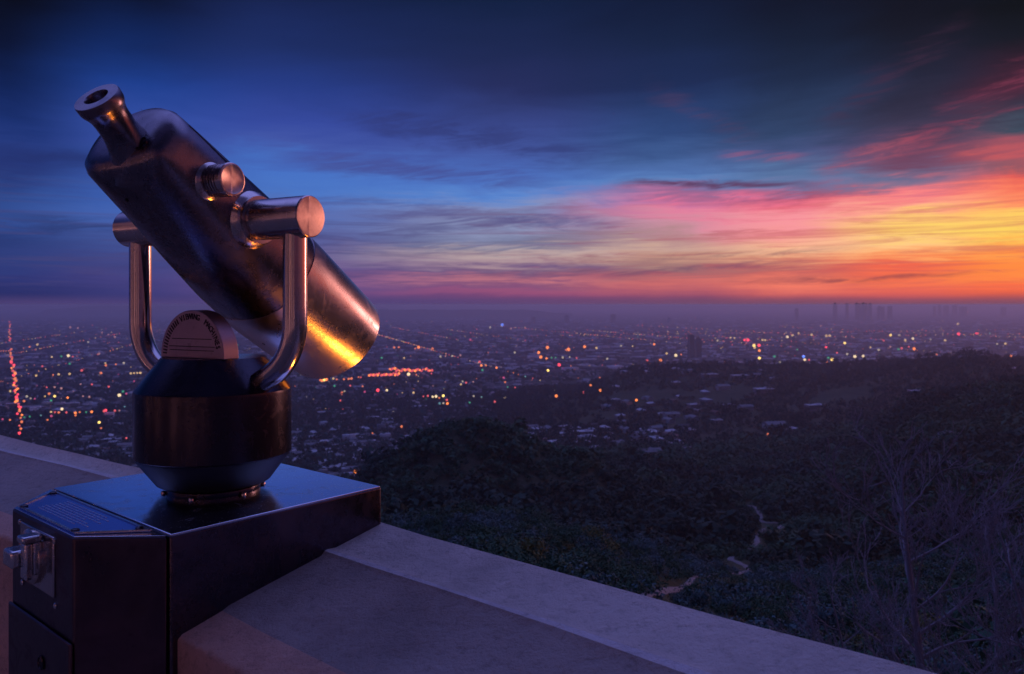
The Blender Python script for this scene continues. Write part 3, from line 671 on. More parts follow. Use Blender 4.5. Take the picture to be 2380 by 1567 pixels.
# far ranges on the horizon
def ridge(name, x0, x1, Yd, top, seed):
    n = 160; v = []; f = []
    for i in range(n + 1):
        xv = x0 + (x1 - x0) * i / n; q = i / n; e = min(1, q * 5) * min(1, (1 - q) * 5); e = e * e * (3 - 2 * e)
        yt = top + (1 - e) * (12 if Yd > 20000 else 9) + (math.sin(i * .21 + seed) + .6 * math.sin(i * .53 + 2 * seed)) * .5
        zt = -(yt - HY) / F * Yd
        for kk, (dy, zq) in enumerate(((-900, -262), (-350, (zt - 250) * .5 - 20), (0, zt), (700, (zt - 250) * .5), (2600, -262))):
            Yq = Yd + dy * (Yd / 20000); v.append(((xv - CX) / F * Yd, Yq, zq + CZ))
    for i in range(n):
        for kk in range(4): a_ = i * 5 + kk; f.append((a_, a_ + 5, a_ + 6, a_ + 1))
    o = mesh_obj(name, v, f, M['terrain'], smooth=60); tag(o, kind='structure'); return o
ridge('hills', 110, 900, 19000, 709.0, 1.0)
ridge('hills', 700, 1330, 15000, 720, 2.3)

# ------------------------------------------------------------------ trail
tpts = [(1470, 1392), (1500, 1389), (1530, 1382), (1560, 1373), (1600, 1358), (1650, 1341), (1690, 1336), (1725, 1332), (1742, 1328), (1735, 1318), (1715, 1308), (1698, 1300), (1712, 1288), (1745, 1275), (1760, 1262), (1758, 1246), (1768, 1236), (1782, 1230), (1808, 1229), (1818, 1222), (1806, 1217), (1776, 1215), (1768, 1204), (1765, 1194), (1757, 1181), (1738, 1175)]
tw = [Vector(hit(*p)) for p in tpts]
def catmull(P_, n=8):
    out = []
    for i in range(len(P_) - 1):
        p0 = P_[max(i - 1, 0)]; p1 = P_[i]; p2 = P_[i + 1]; p3 = P_[min(i + 2, len(P_) - 1)]
        for k in range(n):
            t = k / n; out.append(.5 * ((2 * p1) + (p2 - p0) * t + (2 * p0 - 5 * p1 + 4 * p2 - p3) * t * t + (3 * p1 - p0 - 3 * p2 + p3) * t ** 3))
    return out + [P_[-1]]
tc_ = catmull(tw)
def ribbon(name, pts, w, m, lift):
    v = []; f = []
    for i, p in enumerate(pts):
        d_ = pts[min(i + 1, len(pts) - 1)] - pts[max(i - 1, 0)]; d_.z = 0; d_.normalize(); s_ = Vector((d_.y, -d_.x, 0))
        for k in (-1, -.4, .4, 1):
            q = p + s_ * w * .5 * k * (.55 if name == 'trail' and i < 44 else 1); v.append((q.x, q.y, float(height(np.array([q.x]), np.array([q.y]))[0]) + CZ + lift - (.25 if abs(k) == 1 else 0)))
    for i in range(len(pts) - 1):
        for k in range(3): a_ = i * 4 + k; f.append((a_, a_ + 1, a_ + 5, a_ + 4))
    return mesh_obj(name, v, f, m, smooth=60)
trail = ribbon('trail', tc_, 2.3, M['trail'], .35); tag(trail, kind='structure')
shown = [p for p in tc_ if any(x0 <= CX + F * p.x / p.y <= x1 and y0 <= HY - F * p.z / p.y <= y1 for x0, x1, y0, y1 in ((1515, 1660, 1336, 1395), (1695, 1748, 1296, 1334), (1742, 1766, 1243, 1278), (1770, 1822, 1212, 1233), (1738, 1770, 1172, 1198)))]
trail_xy = np.array([(p.x, p.y) for p in shown]); trail_v = np.array([(CX + F * p.x / p.y, HY - F * p.z / p.y, p.y) for p in shown])
def hides_trail(x, y, z, s_):
    xv = CX + F * x / y; yv = HY - F * (z + s_ * .45) / y; r_ = s_ / y * F
    d2 = (trail_v[None, :, 0] - xv[:, None]) ** 2 + ((trail_v[None, :, 1] - yv[:, None]) * 1.4) ** 2
    return np.any((d2 < (r_[:, None] * .72) ** 2) & (trail_v[None, :, 2] > y[:, None] - 3), 1)
# pale fire roads on the far ridge
for rp in ([(1960, 1100), (2080, 1082), (2200, 1062), (2290, 1068)], [(2180, 980), (2290, 962), (2380, 950)]): pass
road1 = ribbon('road', catmull([Vector(hit(*p)) for p in ((1880, 958), (1935, 952), (1990, 948), (2040, 944), (2075, 946))], 6), 5, M['road'], 1.2); tag(road1, kind='structure')

# ------------------------------------------------------------------ vegetation
def clump(n_leaf, leaf, seed, flat=.75, nl=7, spread=1.0):
    """quads spread in overlapping lobes of unit radius; returns (4n,3)"""
    g = np.random.default_rng(seed); lob = g.normal(0, .42, (nl, 3)) * spread; lob[:, 2] = np.abs(lob[:, 2]) * .7 + .45; lr = g.uniform(.28, .55, nl)
    k = g.integers(0, nl, n_leaf); dirn = g.normal(0, 1, (n_leaf, 3)); dirn /= np.linalg.norm(dirn, axis=1)[:, None]
    c = lob[k] + dirn * (lr[k] * g.uniform(.78, 1.05, n_leaf))[:, None]; c[:, 2] = np.maximum(c[:, 2] * flat, .03)
    nrm = dirn + g.normal(0, .28, (n_leaf, 3)); nrm[:, 2] += .05; nrm /= np.linalg.norm(nrm, axis=1)[:, None]
    u = np.cross(nrm, g.normal(0, 1, (n_leaf, 3))); u /= np.linalg.norm(u, axis=1)[:, None]; w = np.cross(nrm, u)
    s_ = leaf * g.uniform(.6, 1.4, (n_leaf, 1))
    q = np.stack([c - u * s_, c - w * s_ * .6, c + u * s_, c + w * s_ * .6], 1)
    return q
def scatter(name, protos, P_, S_, seed, m, label_kind='stuff'):
    g = np.random.default_rng(seed); parts = []
    pid = g.integers(0, len(protos), len(P_)); rot = g.uniform(0, 2 * math.pi, len(P_))
    for k, pr in enumerate(protos):
        sel = np.nonzero(pid == k)[0]
        if len(sel) == 0: continue
        c, s = np.cos(rot[sel]), np.sin(rot[sel]); q = pr[None] * S_[sel][:, None, None, :]
        x = q[..., 0] * c[:, None, None] - q[..., 1] * s[:, None, None]; y = q[..., 0] * s[:, None, None] + q[..., 1] * c[:, None, None]
        parts.append((np.stack([x, y, q[..., 2]], -1) + P_[sel][:, None, None, :]).reshape(-1, 3))
    V = np.concatenate(parts); me = big_mesh(name, V, np.arange(len(V)).reshape(-1, 4), m)
    o = link(name, me); tag(o, kind=label_kind); return o

def trail_dist(x, y):
    return np.sqrt(((x[:, None] - trail_xy[None, :, 0]) ** 2 + (y[:, None] - trail_xy[None, :, 1]) ** 2).min(1))
# candidates uniform in area, by distance band
def band(n, y0, y1, seed, x0=-200, x1=2600):
    g = np.random.default_rng(seed); Yq = np.sqrt(g.uniform(y0 ** 2, y1 ** 2, n)); m_ = (g.uniform(x0, x1, n) - CX) / F
    X_ = m_ * Yq; return X_, Yq
ORD = ['first', 'second', 'third', 'fourth', 'fifth', 'sixth', 'seventh', 'eighth', 'ninth', 'tenth', 'eleventh', 'twelfth', 'thirteenth', 'fourteenth', 'fifteenth', 'sixteenth', 'seventeenth', 'eighteenth', 'nineteenth', 'twentieth']
def ordn(i):
    if i < 20: return ORD[i]
    tens = ['twenty', 'thirty', 'forty', 'fifty', 'sixty', 'seventy'][(i + 1) // 10 - 2]; r_ = (i + 1) % 10
    return tens[:-1] + 'ieth' if r_ == 0 else tens + '-' + ORD[r_ - 1]
def view_of(p): return CX + F * p[0] / p[1], HY - F * p[2] / p[1]
def label_rows(objs, fmt):
    """objs: (object, x in photo, key) -> labels 'nth from the left ...' inside one key"""
    by = {}
    for o, x, k in objs: by.setdefault(k, []).append((x, o))
    for k, rows in by.items():
        rows.sort(key=lambda q: q[0])
        for i, (x, o) in enumerate(rows):
            o['label'] = fmt(k, 'only' if len(rows) == 1 else ('leftmost' if i == 0 else ('rightmost' if i == len(rows) - 1 else ordn(i) + ' from left')))

# near shrubs, one by one
X_, Y_ = band(7000, 26, 230, 11, 820, 2560)
Z_ = height(X_, Y_)
keep = []; occ = []
td = trail_dist(X_, Y_)
for i in np.argsort(Y_):
    s_ = 2.1 * float(np.clip(rng.lognormal(0, .4), .55, 2.4)) * (1 + Y_[i] / 300)
    if td[i] < s_ * .5 + 1.2 or hides_trail(X_[i:i + 1], Y_[i:i + 1], Z_[i:i + 1], np.array([s_]))[0]: continue
    if any((X_[i] - a_) ** 2 + (Y_[i] - b_) ** 2 < (.62 * (s_ + c_)) ** 2 for a_, b_, c_ in occ[-260:]): continue
    occ.append((X_[i], Y_[i], s_)); xv, yv = view_of((X_[i], Y_[i], Z_[i] + s_))
    keep.append((X_[i], Y_[i], Z_[i], s_, xv, yv))
def inframe(k):   # clear of the parapet in the photo
    return k[4] < 2400 and k[5] < 1590 and k[5] < 1228 + (k[4] - 905) * .284 + 12
vis = [k for k in keep if inframe(k) and visible(k[0], k[1], k[2] + k[3] * .8)]
vis.sort(key=lambda k: -k[3] / k[1]); ind = vis[:270]; indset = set(id(k) for k in ind); rest = [k for k in keep if id(k) not in indset]
protos = []
for s_ in range(6):
    mt = ['leaf', 'leafblue', 'leaf', 'leafblue', 'leafgold', 'leaf'][s_]
    q = clump(900, .052, 100 + s_, .78, 9); V = q.reshape(-1, 3)
    fm1 = big_mesh('foliage', V, np.arange(len(V)).reshape(-1, 4), M[mt])
    st = MB(); g = random.Random(s_)
    for k in range(6):
        a_ = g.uniform(0, 6.28); st.tube([Vector((0, 0, -.1)), Vector((math.cos(a_) * .18, math.sin(a_) * .18, .3)), Vector((math.cos(a_) * .45, math.sin(a_) * .45, .7))], [.03, .02, .008], 5)
    sm = bpy.data.meshes.new('stem'); sm.from_pydata([tuple(v) for v in st.v], [], st.f); sm.materials.append(M['bark'])
    protos.append((fm1, sm, mt))
rows = []
for k in ind:
    pid = int(rng.choice([0, 1, 2, 3, 5, 4], p=[.22, .2, .2, .18, .14, .06]))
    e = empty('shrub', (k[0], k[1], k[2] + CZ - .1), (0, 0, rng.uniform(0, 6.28))); e.scale = (k[3], k[3], k[3] * rng.uniform(.7, 1.0))
    link('foliage', protos[pid][0], e); link('stem', protos[pid][1], e)
    tag(e, None, 'shrub', 'shrubs on the slope below the parapet')
    hue = {'leaf': 'dark green', 'leafblue': 'blue grey', 'leafgold': 'yellow green'}[protos[pid][2]]
    yv = k[5]; reg = 'near parapet edge' if yv > 1228 + (k[4] - 905) * .284 - 70 else ('under the dark knoll' if k[4] < 1450 else ('beside the winding trail' if k[4] < 1900 else 'under the bare trees'))
    sub = int((yv - 1000) // 60)
    rows.append((e, k[4], (hue, reg, sub)))
SUBW = ['highest', 'upper', 'high', 'middle', 'mid-low', 'low', 'lower', 'lowest', 'bottom', 'nearest']
label_rows(rows, lambda k, o: f"{k[0]} shrub {k[1]}, {o} in the {SUBW[max(0, min(9, k[2]))]} row")
P_ = np.array([(k[0], k[1], k[2] + CZ - .1) for k in rest]); S_ = np.array([(k[3],) * 3 for k in rest]) * np.array([1, 1, .85])
pr2 = [clump(420, .075, 200 + i, .78, 8) for i in range(5)]
h1 = len(P_) // 2
scatter('chaparral', pr2, P_[::2], S_[::2], 5, M['leaf']); scatter('sagebrush', pr2, P_[1::2], S_[1::2], 6, M['leafblue'])
# mid slopes 230..1100 m
X_, Y_ = band(20000, 225, 1000, 21, 780, 2600); Z_ = height(X_, Y_)
dens = vnoise(X_, Y_, 45, 8) + vnoise(X_, Y_, 140, 9) * .8
td = trail_dist(X_, Y_); xv = CX + F * X_ / Y_
ok = (Z_ > -238) & (td > 2.6) & ((dens > -.62) | (Y_ < 540)) & ((xv > 780) | (Y_ > 600))
Tq = -(Z_ + 5) / Y_; 
X_, Y_, Z_ = X_[ok], Y_[ok], Z_[ok]
s_ = 4.1 * np.clip(rng.lognormal(0, .42, len(X_)), .45, 3.0) * (.75 + Y_ / 1200); hd_ = ~hides_trail(X_, Y_, Z_, s_); X_, Y_, Z_, s_ = X_[hd_], Y_[hd_], Z_[hd_], s_[hd_]; S_ = np.stack([s_, s_, s_ * rng.uniform(.6, 1.0, len(s_))], 1)
pr3 = [clump(110, .15, 300 + i, .8, 6) for i in range(6)]
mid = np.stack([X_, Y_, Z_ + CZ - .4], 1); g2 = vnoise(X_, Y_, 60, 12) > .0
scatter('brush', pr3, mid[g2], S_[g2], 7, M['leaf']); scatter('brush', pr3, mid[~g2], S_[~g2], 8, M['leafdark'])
# far ridge and city trees
X_, Y_ = band(9000, 1000, 2250, 31, 1150, 2600); Z_ = height(X_, Y_)
ok = (Z_ > -236) & (vnoise(X_, Y_, 60, 4) + vnoise(X_, Y_, 160, 5) > -.25); X_, Y_, Z_ = X_[ok], Y_[ok], Z_[ok]
s_ = rng.uniform(4, 9, len(X_)); S_ = np.stack([s_, s_, s_ * rng.uniform(.8, 1.5, len(s_))], 1)
pr4 = [clump(46, .24, 400 + i, .9, 5) for i in range(6)]
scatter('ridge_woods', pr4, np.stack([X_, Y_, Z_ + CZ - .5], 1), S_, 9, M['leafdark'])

# trees that stand clear on the skyline of the ridge, one by one
rows = []
def make_tree_proto(seed, nleaf, leaf, h, cr, m):
    q = clump(nleaf, leaf, seed, 1.0, 9) ; q[..., 2] = q[..., 2] * 1.1; V = q.reshape(-1, 3) * np.array([cr, cr, cr]) + np.array([0, 0, h * .3])
    cm_ = big_mesh('crown', V, np.arange(len(V)).reshape(-1, 4), m)
    tk = MB(); g = random.Random(seed); tk.tube([Vector((0, 0, -.5)), Vector((.03, 0, h * .3)), Vector((-.03, .02, h * .7))], [.06, .045, .02], 7)
    for k in range(4):
        a_ = g.uniform(0, 6.28); tk.tube([Vector((0, 0, h * (.25 + .1 * k))), Vector((math.cos(a_) * .3, math.sin(a_) * .3, h * (.45 + .1 * k)))], [.025, .01], 5)
    tm = bpy.data.meshes.new('trunk'); tm.from_pydata([tuple(v) for v in tk.v], [], tk.f); tm.materials.append(M['bark'])
    return cm_, tm
tp = [make_tree_proto(500 + i, 260, .11, 1.0, .55, M['leafdark']) for i in range(5)]
sky_trees = [(x, 838 + 4 * math.sin(x * .05), rng.uniform(9, 17)) for x in (1508, 1530, 1552, 1568, 1580, 1598, 1612, 1640, 1662, 1688, 1700, 1712, 1736, 1748, 1770, 1800, 1830, 1866, 1892, 1915, 1942, 1975, 2010)]
sky_trees += [(x, 832, rng.uniform(10, 18)) for x in (2050, 2085, 2110, 2135, 2160)] + [(x, 822, rng.uniform(12, 19)) for x in (2200, 2222, 2240, 2258, 2275, 2292)] + [(x, 842, 13) for x in (2312, 2345, 2368)]
for x, y, h_ in sky_trees:
    # stand it where the ridge crest is at this bearing
    Yq = np.linspace(1250, 2150, 200); hh = height((x - CX) / F * Yq, Yq); k = int(np.argmax(hh / Yq)); yy = float(Yq[k]); xx = (x - CX) / F * yy
    c_, t_m = tp[int(rng.integers(0, 5))]; e = empty('tree', (xx, yy, float(hh[k]) + CZ - .5), (0, 0, rng.uniform(0, 6))); e.scale = (h_ * rng.uniform(1.0, 1.5), h_ * 1.2, h_ * 1.15)
    link('crown', c_, e); link('trunk', t_m, e); tag(e, None, 'tree', 'trees on the crest of the far ridge')
    rows.append((e, x, 'west' if x < 1720 else ('mid' if x < 2030 else 'east')))
REG = {'west': 'on the left end of the ridge crest', 'mid': 'on the middle of the ridge crest', 'east': 'on the high right ridge crest'}
label_rows(rows, lambda k, o: f"dark round-crowned tree {REG[k]}, {o}")
rows = []
for x, y, h_ in ((2060, 985, 9), (2085, 975, 10), (2110, 962, 9), (2140, 950, 12), (2168, 940, 10), (2195, 936, 13), (2225, 928, 11), (2260, 920, 12), (2300, 915, 12), (2340, 910, 13), (2370, 906, 12)):
    Yq = np.linspace(480, 800, 120); hh = height((x - CX) / F * Yq, Yq); k = int(np.argmax(hh / Yq)); yy = float(Yq[k])
    c_, t_m = tp[int(rng.integers(0, 5))]; e = empty('tree', ((x - CX) / F * yy, yy, float(hh[k]) + CZ - .5), (0, 0, rng.uniform(0, 6))); e.scale = (h_ * 1.2, h_ * 1.2, h_)
    link('crown', c_, e); link('trunk', t_m, e); tag(e, None, 'tree', 'trees on the dark spur at the right'); rows.append((e, x, 'spur'))
label_rows(rows, lambda k, o: f"black leafy tree on the dark spur at right, {o}")
for (x, y, h_, lb) in ((1838, 1192, 6.5, 'small dark olive tree standing alone right of the trail bends'), (1932, 1268, 4.2, 'low yellow green bush tree left of the pale trunk'), (2102, 1176, 4.5, 'olive mistletoe-like bush tree behind the pale trunk top')):
    gx, gy, gz = hit(x, y); tpx = make_tree_proto(560 + int(x), 700, .055, 1.0, .6, M['leafgold' if h_ < 6 else 'leaf'])
    e = empty('tree', (gx, gy, gz + CZ - .3)); e.scale = (h_, h_, h_); link('crown', tpx[0], e); link('trunk', tpx[1], e); tag(e, lb, 'tree')

# bare pale trees right below the parapet
def bare_tree(base, top, r0, seed, label, lean=0., n1=16, up=.55):
    g = random.Random(seed); e = empty('bare_tree', base); tag(e, label, 'bare tree', 'leafless trees below the parapet')
    H_ = top - base; L = H_.length; tr = MB(); br = MB()
    pts = []; rad = []
    ax = H_.normalized(); sx_ = ax.cross(Vector((0, 1, 0))).normalized(); sy_ = ax.cross(sx_)
    for k in range(15):
        q = k / 14; w = L * .03; pts.append(H_ * q + sx_ * (math.sin(q * 5 + seed) * w * q) + sy_ * (math.cos(q * 4 + seed) * w * q)); rad.append(max(r0 * (1 - q * .88), .008))
    tr.tube(pts, rad, 9)
    def branch(p, d_, ln_, r_, depth):
        P2 = [p]; R2 = [r_]; cur = d_.normalized(); steps = 7
        for k in range(steps):
            cur = (cur + Vector((g.uniform(-.2, .2), g.uniform(-.2, .2), g.uniform(-.12, .22)))).normalized()
            P2.append(P2[-1] + cur * ln_ / steps); R2.append(max(r_ * (1 - (k + 1) / steps * .8), .006))
            if depth < 3 and k >= 1 and g.random() < (.85 if depth < 2 else .6):
                sd_ = (cur + Vector((g.uniform(-1, 1), g.uniform(-1, 1), g.uniform(-.3, .7))) * .8).normalized()
                branch(P2[-1], sd_, ln_ * g.uniform(.35, .6), R2[-1] * .62, depth + 1)
        br.tube(P2, R2, 5 if depth < 2 else 4)
    for k in range(n1):
        q = .12 + .85 * k / n1; p = pts[int(q * 14)]; a_ = g.uniform(0, 6.28)
        d_ = sx_ * math.cos(a_) + sy_ * math.sin(a_) * .8 + ax * up * g.uniform(.5, 1.6)
        branch(p, d_, L * g.uniform(.26, .5) * (1.15 - q * .6), rad[int(q * 14)] * .55, 0)
    tr.build('trunk', M['palebark'], e, smooth=60); br.build('branches', M['palebark'], e, smooth=60)
    return e
def atv(x, y, Yd): return Vector(((x - CX) / F * Yd, Yd, -(y - HY) / F * Yd + CZ))
def grounded(x, Yd):
    X1 = (x - CX) / F * Yd; return Vector((X1, Yd, float(height(np.array([X1]), np.array([Yd]))[0]) + CZ - .2))
bare_tree(grounded(2150, 17), atv(2108, 1080, 17.5), .135, 4, 'tall bare pale tree rising above the right end of the parapet', n1=18)
bare_tree(grounded(2470, 14), atv(2330, 1230, 15), .10, 9, 'bare pale tree leaning in from the right edge of the photo', n1=15)
bare_tree(grounded(2000, 24), atv(1925, 1330, 25), .085, 15, 'low thin bare tree left of the tall bare tree', n1=12)
bare_tree(grounded(2330, 24), atv(2290, 1180, 25), .09, 21, 'faint bare tree behind and right of the tall bare tree', n1=14)

# ------------------------------------------------------------------ houses and towers
def house_proto(w, d_, h_, kind, wm, rm):
    m1 = MB(); m1.box(Vector((0, 0, -3)), Vector((1, 0, 0)), Vector((0, 1, 0)), UP, (-w / 2, w / 2), (-d_ / 2, d_ / 2), (0, h_ + 3))
    if kind == 'ell': m1.box(Vector((w * .35, d_ * .45, -3)), Vector((1, 0, 0)), Vector((0, 1, 0)), UP, (-w * .2, w * .2), (0, d_ * .5), (0, h_ * .8 + 3))
    wme = bpy.data.meshes.new('wall'); wme.from_pydata([tuple(v) for v in m1.v], [], m1.f); wme.materials.append(M[wm])
    r1 = MB(); o_ = .7; z0 = h_ + .02
    if kind == 'flat':
        r1.box(Vector((0, 0, z0)), Vector((1, 0, 0)), Vector((0, 1, 0)), UP, (-w / 2 - .2, w / 2 + .2), (-d_ / 2 - .2, d_ / 2 + .2), (0, .5))
        r1.box(Vector((w * .15, 0, z0 + .5)), Vector((1, 0, 0)), Vector((0, 1, 0)), UP, (-w * .1, w * .1), (-d_ * .12, d_ * .12), (0, 1.6))
    else:
        rise = d_ * .22; q = w / 2 + o_; s_ = d_ / 2 + o_; c_ = (w / 2 - d_ * .42) if kind == 'hip' else q
        r1.add([(-q, -s_, z0), (q, -s_, z0), (q, s_, z0), (-q, s_, z0), (-c_, 0, z0 + rise), (c_, 0, z0 + rise)], [(0, 1, 5, 4), (2, 3, 4, 5), (1, 2, 5), (3, 0, 4), (3, 2, 1, 0)])
        if kind == 'ell':
            x0 = w * .35; r1.add([(x0 - w * .24, d_ * .3, h_ * .8 + .1), (x0 + w * .24, d_ * .3, h_ * .8 + .1), (x0 + w * .24, d_ + .4, h_ * .8 + .1), (x0 - w * .24, d_ + .4, h_ * .8 + .1), (x0, d_ * .3, h_ + rise * .5), (x0, d_ + .4, h_ + rise * .5)], [(1, 2, 5, 4), (3, 0, 4, 5), (2, 3, 5), (0, 1, 4), (3, 2, 1, 0)])
    rme = bpy.data.meshes.new('roof'); rme.from_pydata([tuple(v) for v in r1.v], [], r1.f); rme.materials.append(M[rm])
    return wme, rme, m1, r1
HP = [house_proto(17, 11, 4.5, 'hip', 'h_cream', 'r_pale'), house_proto(22, 12, 6, 'ell', 'h_white', 'r_grey'), house_proto(22, 14, 4.5, 'flat', 'h_grey', 'r_pale'),
      house_proto(16, 10, 5, 'gable', 'h_tan', 'r_tile'), house_proto(30, 14, 5.5, 'flat', 'h_grey', 'r_pale'), house_proto(20, 12, 6, 'gable', 'h_white', 'r_dark')]
HN = ['cream hip-roofed house', 'white winged house', 'grey flat-roofed block', 'tan gabled house', 'long grey flat-roofed building', 'white dark-roofed house']
rows = []; hcount = 0
def add_house(x, y, z, k, rot, reg, xv, sc=1.0):
    e = empty('house', (x, y, z + CZ), (0, 0, rot)); e.scale = (sc, sc, sc)
    link('wall', HP[k][0], e); link('roof', HP[k][1], e)
    tag(e, None, 'house', 'houses on the valley floor and hillsides'); rows.append((e, xv, (HN[k], reg)))
g = np.random.default_rng(77); placed = []
def try_houses(n, x0, x1, y0, y1, reg, gap, pk=None, sc=(.8, 1.15)):
    c = 0
    for _ in range(n * 14):
        if c >= n: break
        xv = g.uniform(x0, x1); yv = g.uniform(y0, y1); p = hit(xv, yv)
        if p[1] < 500: continue
        if any((p[0] - a_) ** 2 + (p[1] - b_) ** 2 < gap ** 2 for a_, b_ in placed): continue
        placed.append((p[0], p[1])); k = int(g.choice(6, p=pk)); add_house(p[0], p[1], p[2], k, .3 + g.choice([0, math.pi / 2]) + g.uniform(-.06, .06), reg, xv, g.uniform(*sc)); c += 1
PK1 = [.25, .2, .25, .08, .15, .07]
try_houses(64, 1235, 1600, 996, 1064, 'right of the knoll', 24, PK1)
try_houses(60, 655, 870, 1000, 1098, 'left of the knoll', 24, PK1)
try_houses(34, 120, 330, 1010, 1100, 'above the left parapet', 26)
try_houses(20, 0, 320, 940, 1010, 'by the left avenue', 30)
try_houses(30, 680, 1000, 900, 1000, 'on plain right of drum', 34, PK1)
try_houses(16, 1420, 1800, 855, 930, 'high on the far ridge', 40, [.3, .3, .2, .1, .05, .05])
try_houses(18, 1400, 1760, 930, 990, 'low on the far ridge', 40, [.3, .3, .2, .1, .05, .05])
for x, y, k, sc in ((1775, 912, 2, 1.6), (1680, 905, 1, 1.2), (1720, 880, 4, 1.3), (1895, 950, 4, 1.1), (1800, 998, 1, 1.4), (1835, 1003, 2, 1.0), (1560, 972, 1, 1.2), (2205, 1018, 1, .55), (2130, 915, 2, 1.0), (1650, 877, 4, 1.2), (2240, 838, 1, 1.0), (2355, 862, 2, 1.0)):
    p = hit(x, y); add_house(p[0], p[1], p[2], k, .2, 'alone among ridge trees', x, sc)
label_rows(rows, lambda k, o: f"{k[0]} {k[1]}, {o}")
near_h = np.array(placed)
# the rest of the city: roofs without number out to the haze
def city_mass(name, n, y0, y1, seed, size, m, hgt=(4, 10), x0=-250, x1=2650):
    g = np.random.default_rng(seed); xv = g.uniform(x0, x1, n); yv = y0 + (y1 - y0) * g.uniform(0, 1, n); Yq = 250 / ((yv - HY) / F); X1 = (xv - CX) / F * Yq
    # pull to a street grid
    ca, sa = math.cos(.3), math.sin(.3); U = X1 * ca + Yq * sa; Vq = -X1 * sa + Yq * ca
    U = np.round(U / 34) * 34 + g.uniform(-3, 3, n); Vq = np.round(Vq / 62) * 62 + g.choice([-15, 15], n) + g.uniform(-3, 3, n)
    X1 = U * ca - Vq * sa; Yq = U * sa + Vq * ca; Z1 = height(X1, Yq); ok = (Z1 < -236) & (Yq > 1100); X1, Yq, Z1 = X1[ok], Yq[ok], Z1[ok]; k = len(X1)
    w = g.uniform(*size, k); d_ = w * g.uniform(.5, .9, k); h_ = g.uniform(*hgt, k) * (1 + (g.random(k) < .008) * 1.6)
    cs = np.array([(-1, -1), (1, -1), (1, 1), (-1, 1)]) * .5; r_ = .3
    bx_ = cs[:, 0][None] * w[:, None]; by_ = cs[:, 1][None] * d_[:, None]; gx = X1[:, None] + bx_ * math.cos(r_) - by_ * math.sin(r_); gy = Yq[:, None] + bx_ * math.sin(r_) + by_ * math.cos(r_)
    lo = np.stack([gx, gy, np.repeat((Z1 - 2 + CZ)[:, None], 4, 1)], -1); hi = np.stack([gx, gy, np.repeat((Z1 + h_ + CZ)[:, None], 4, 1)], -1)
    V = np.concatenate([lo, hi], 1).reshape(-1, 3); b_ = np.arange(k)[:, None, None] * 8
    Fq = (np.array([(4, 5, 6, 7), (0, 1, 5, 4), (1, 2, 6, 5), (2, 3, 7, 6), (3, 0, 4, 7)])[None] + b_).reshape(-1, 4)
    o = link(name, big_mesh(name, V, Fq, m)); tag(o, kind='stuff')
city_mass('city_blocks', 5600, 755, 1110, 1, (9, 19), M['r_grey'], (3, 6)); city_mass('city_blocks', 1600, 755, 1110, 2, (10, 24), M['r_pale'], (3, 6)); city_mass('city_blocks', 3000, 740, 860, 3, (25, 70), M['r_dark'], (5, 12)); city_mass('city_blocks', 2200, 740, 860, 4, (20, 60), M['r_pale'], (5, 9))
# street trees over the plain
n = 15000; xv = rng.uniform(-250, 2650, n); yv = rng.uniform(775, 1105, n); Yq = 250 / ((yv - HY) / F); X1 = (xv - CX) / F * Yq; Z1 = height(X1, Yq)
dn = vnoise(X1, Yq, 260, 30) + vnoise(X1, Yq, 90, 31) * .6; ok = (Z1 < -225) & (dn > -.22); X1, Yq, Z1 = X1[ok], Yq[ok], Z1[ok]; s_ = rng.uniform(5, 11, len(X1)) * (1 + Yq / 6000)
scatter('city_trees', [clump(18, .34, 600 + i, .9, 4) for i in range(6)], np.stack([X1, Yq, Z1 + CZ - .5], 1), np.stack([s_, s_, s_ * .8], 1), 13, M['leafdark'])
# nearer wooded belts that the photo shows dark
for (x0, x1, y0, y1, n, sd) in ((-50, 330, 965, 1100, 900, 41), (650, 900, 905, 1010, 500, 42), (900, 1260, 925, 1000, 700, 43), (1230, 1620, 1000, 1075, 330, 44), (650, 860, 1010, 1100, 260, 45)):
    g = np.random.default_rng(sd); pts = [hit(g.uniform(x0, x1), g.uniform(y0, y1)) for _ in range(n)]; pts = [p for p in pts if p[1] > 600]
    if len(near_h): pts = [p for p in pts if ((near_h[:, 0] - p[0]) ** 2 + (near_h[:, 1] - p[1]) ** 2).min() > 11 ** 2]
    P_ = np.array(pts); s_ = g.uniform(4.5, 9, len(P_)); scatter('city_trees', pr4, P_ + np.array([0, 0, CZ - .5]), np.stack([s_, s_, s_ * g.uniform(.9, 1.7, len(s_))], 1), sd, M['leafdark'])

# towers: x, top y, width px, distance, label
def tower(x, ytop, wpx, Yd, label, dpx=None, step=0, mat_='tower'):
    w = wpx / F * Yd; zt = -(ytop - HY) / F * Yd; zg = float(height(np.array([(x - CX) / F * Yd]), np.array([Yd]))[0]); h_ = zt - zg
    e = empty('high_rise', ((x - CX) / F * Yd, Yd, zg + CZ), (0, 0, .25)); m1 = MB(); X0, Y0 = Vector((1, 0, 0)), Vector((0, 1, 0)); z = Vector((0, 0, 0))
    a_ = w * .46; m1.box(z, X0, Y0, UP, (-a_, a_), (-a_ * .8, a_ * .8), (-5, h_ * (.93 if step else 1)))
    if step: m1.box(z, X0, Y0, UP, (-a_ * .6, a_ * .5), (-a_ * .5, a_ * .5), (h_ * .93, h_))
    m1.build('shaft', M[mat_], e, smooth=None)
    m2 = MB(); m2.box(Vector((0, 0, h_)), X0, Y0, UP, (-a_ * .3, a_ * .3), (-a_ * .3, a_ * .3), (0.01, h_ * .03)); m2.build('roof_plant', M['r_dark'], e, smooth=None)
    tag(e, label, 'skyscraper', 'high-rise towers standing in the haze')
TW = 12500
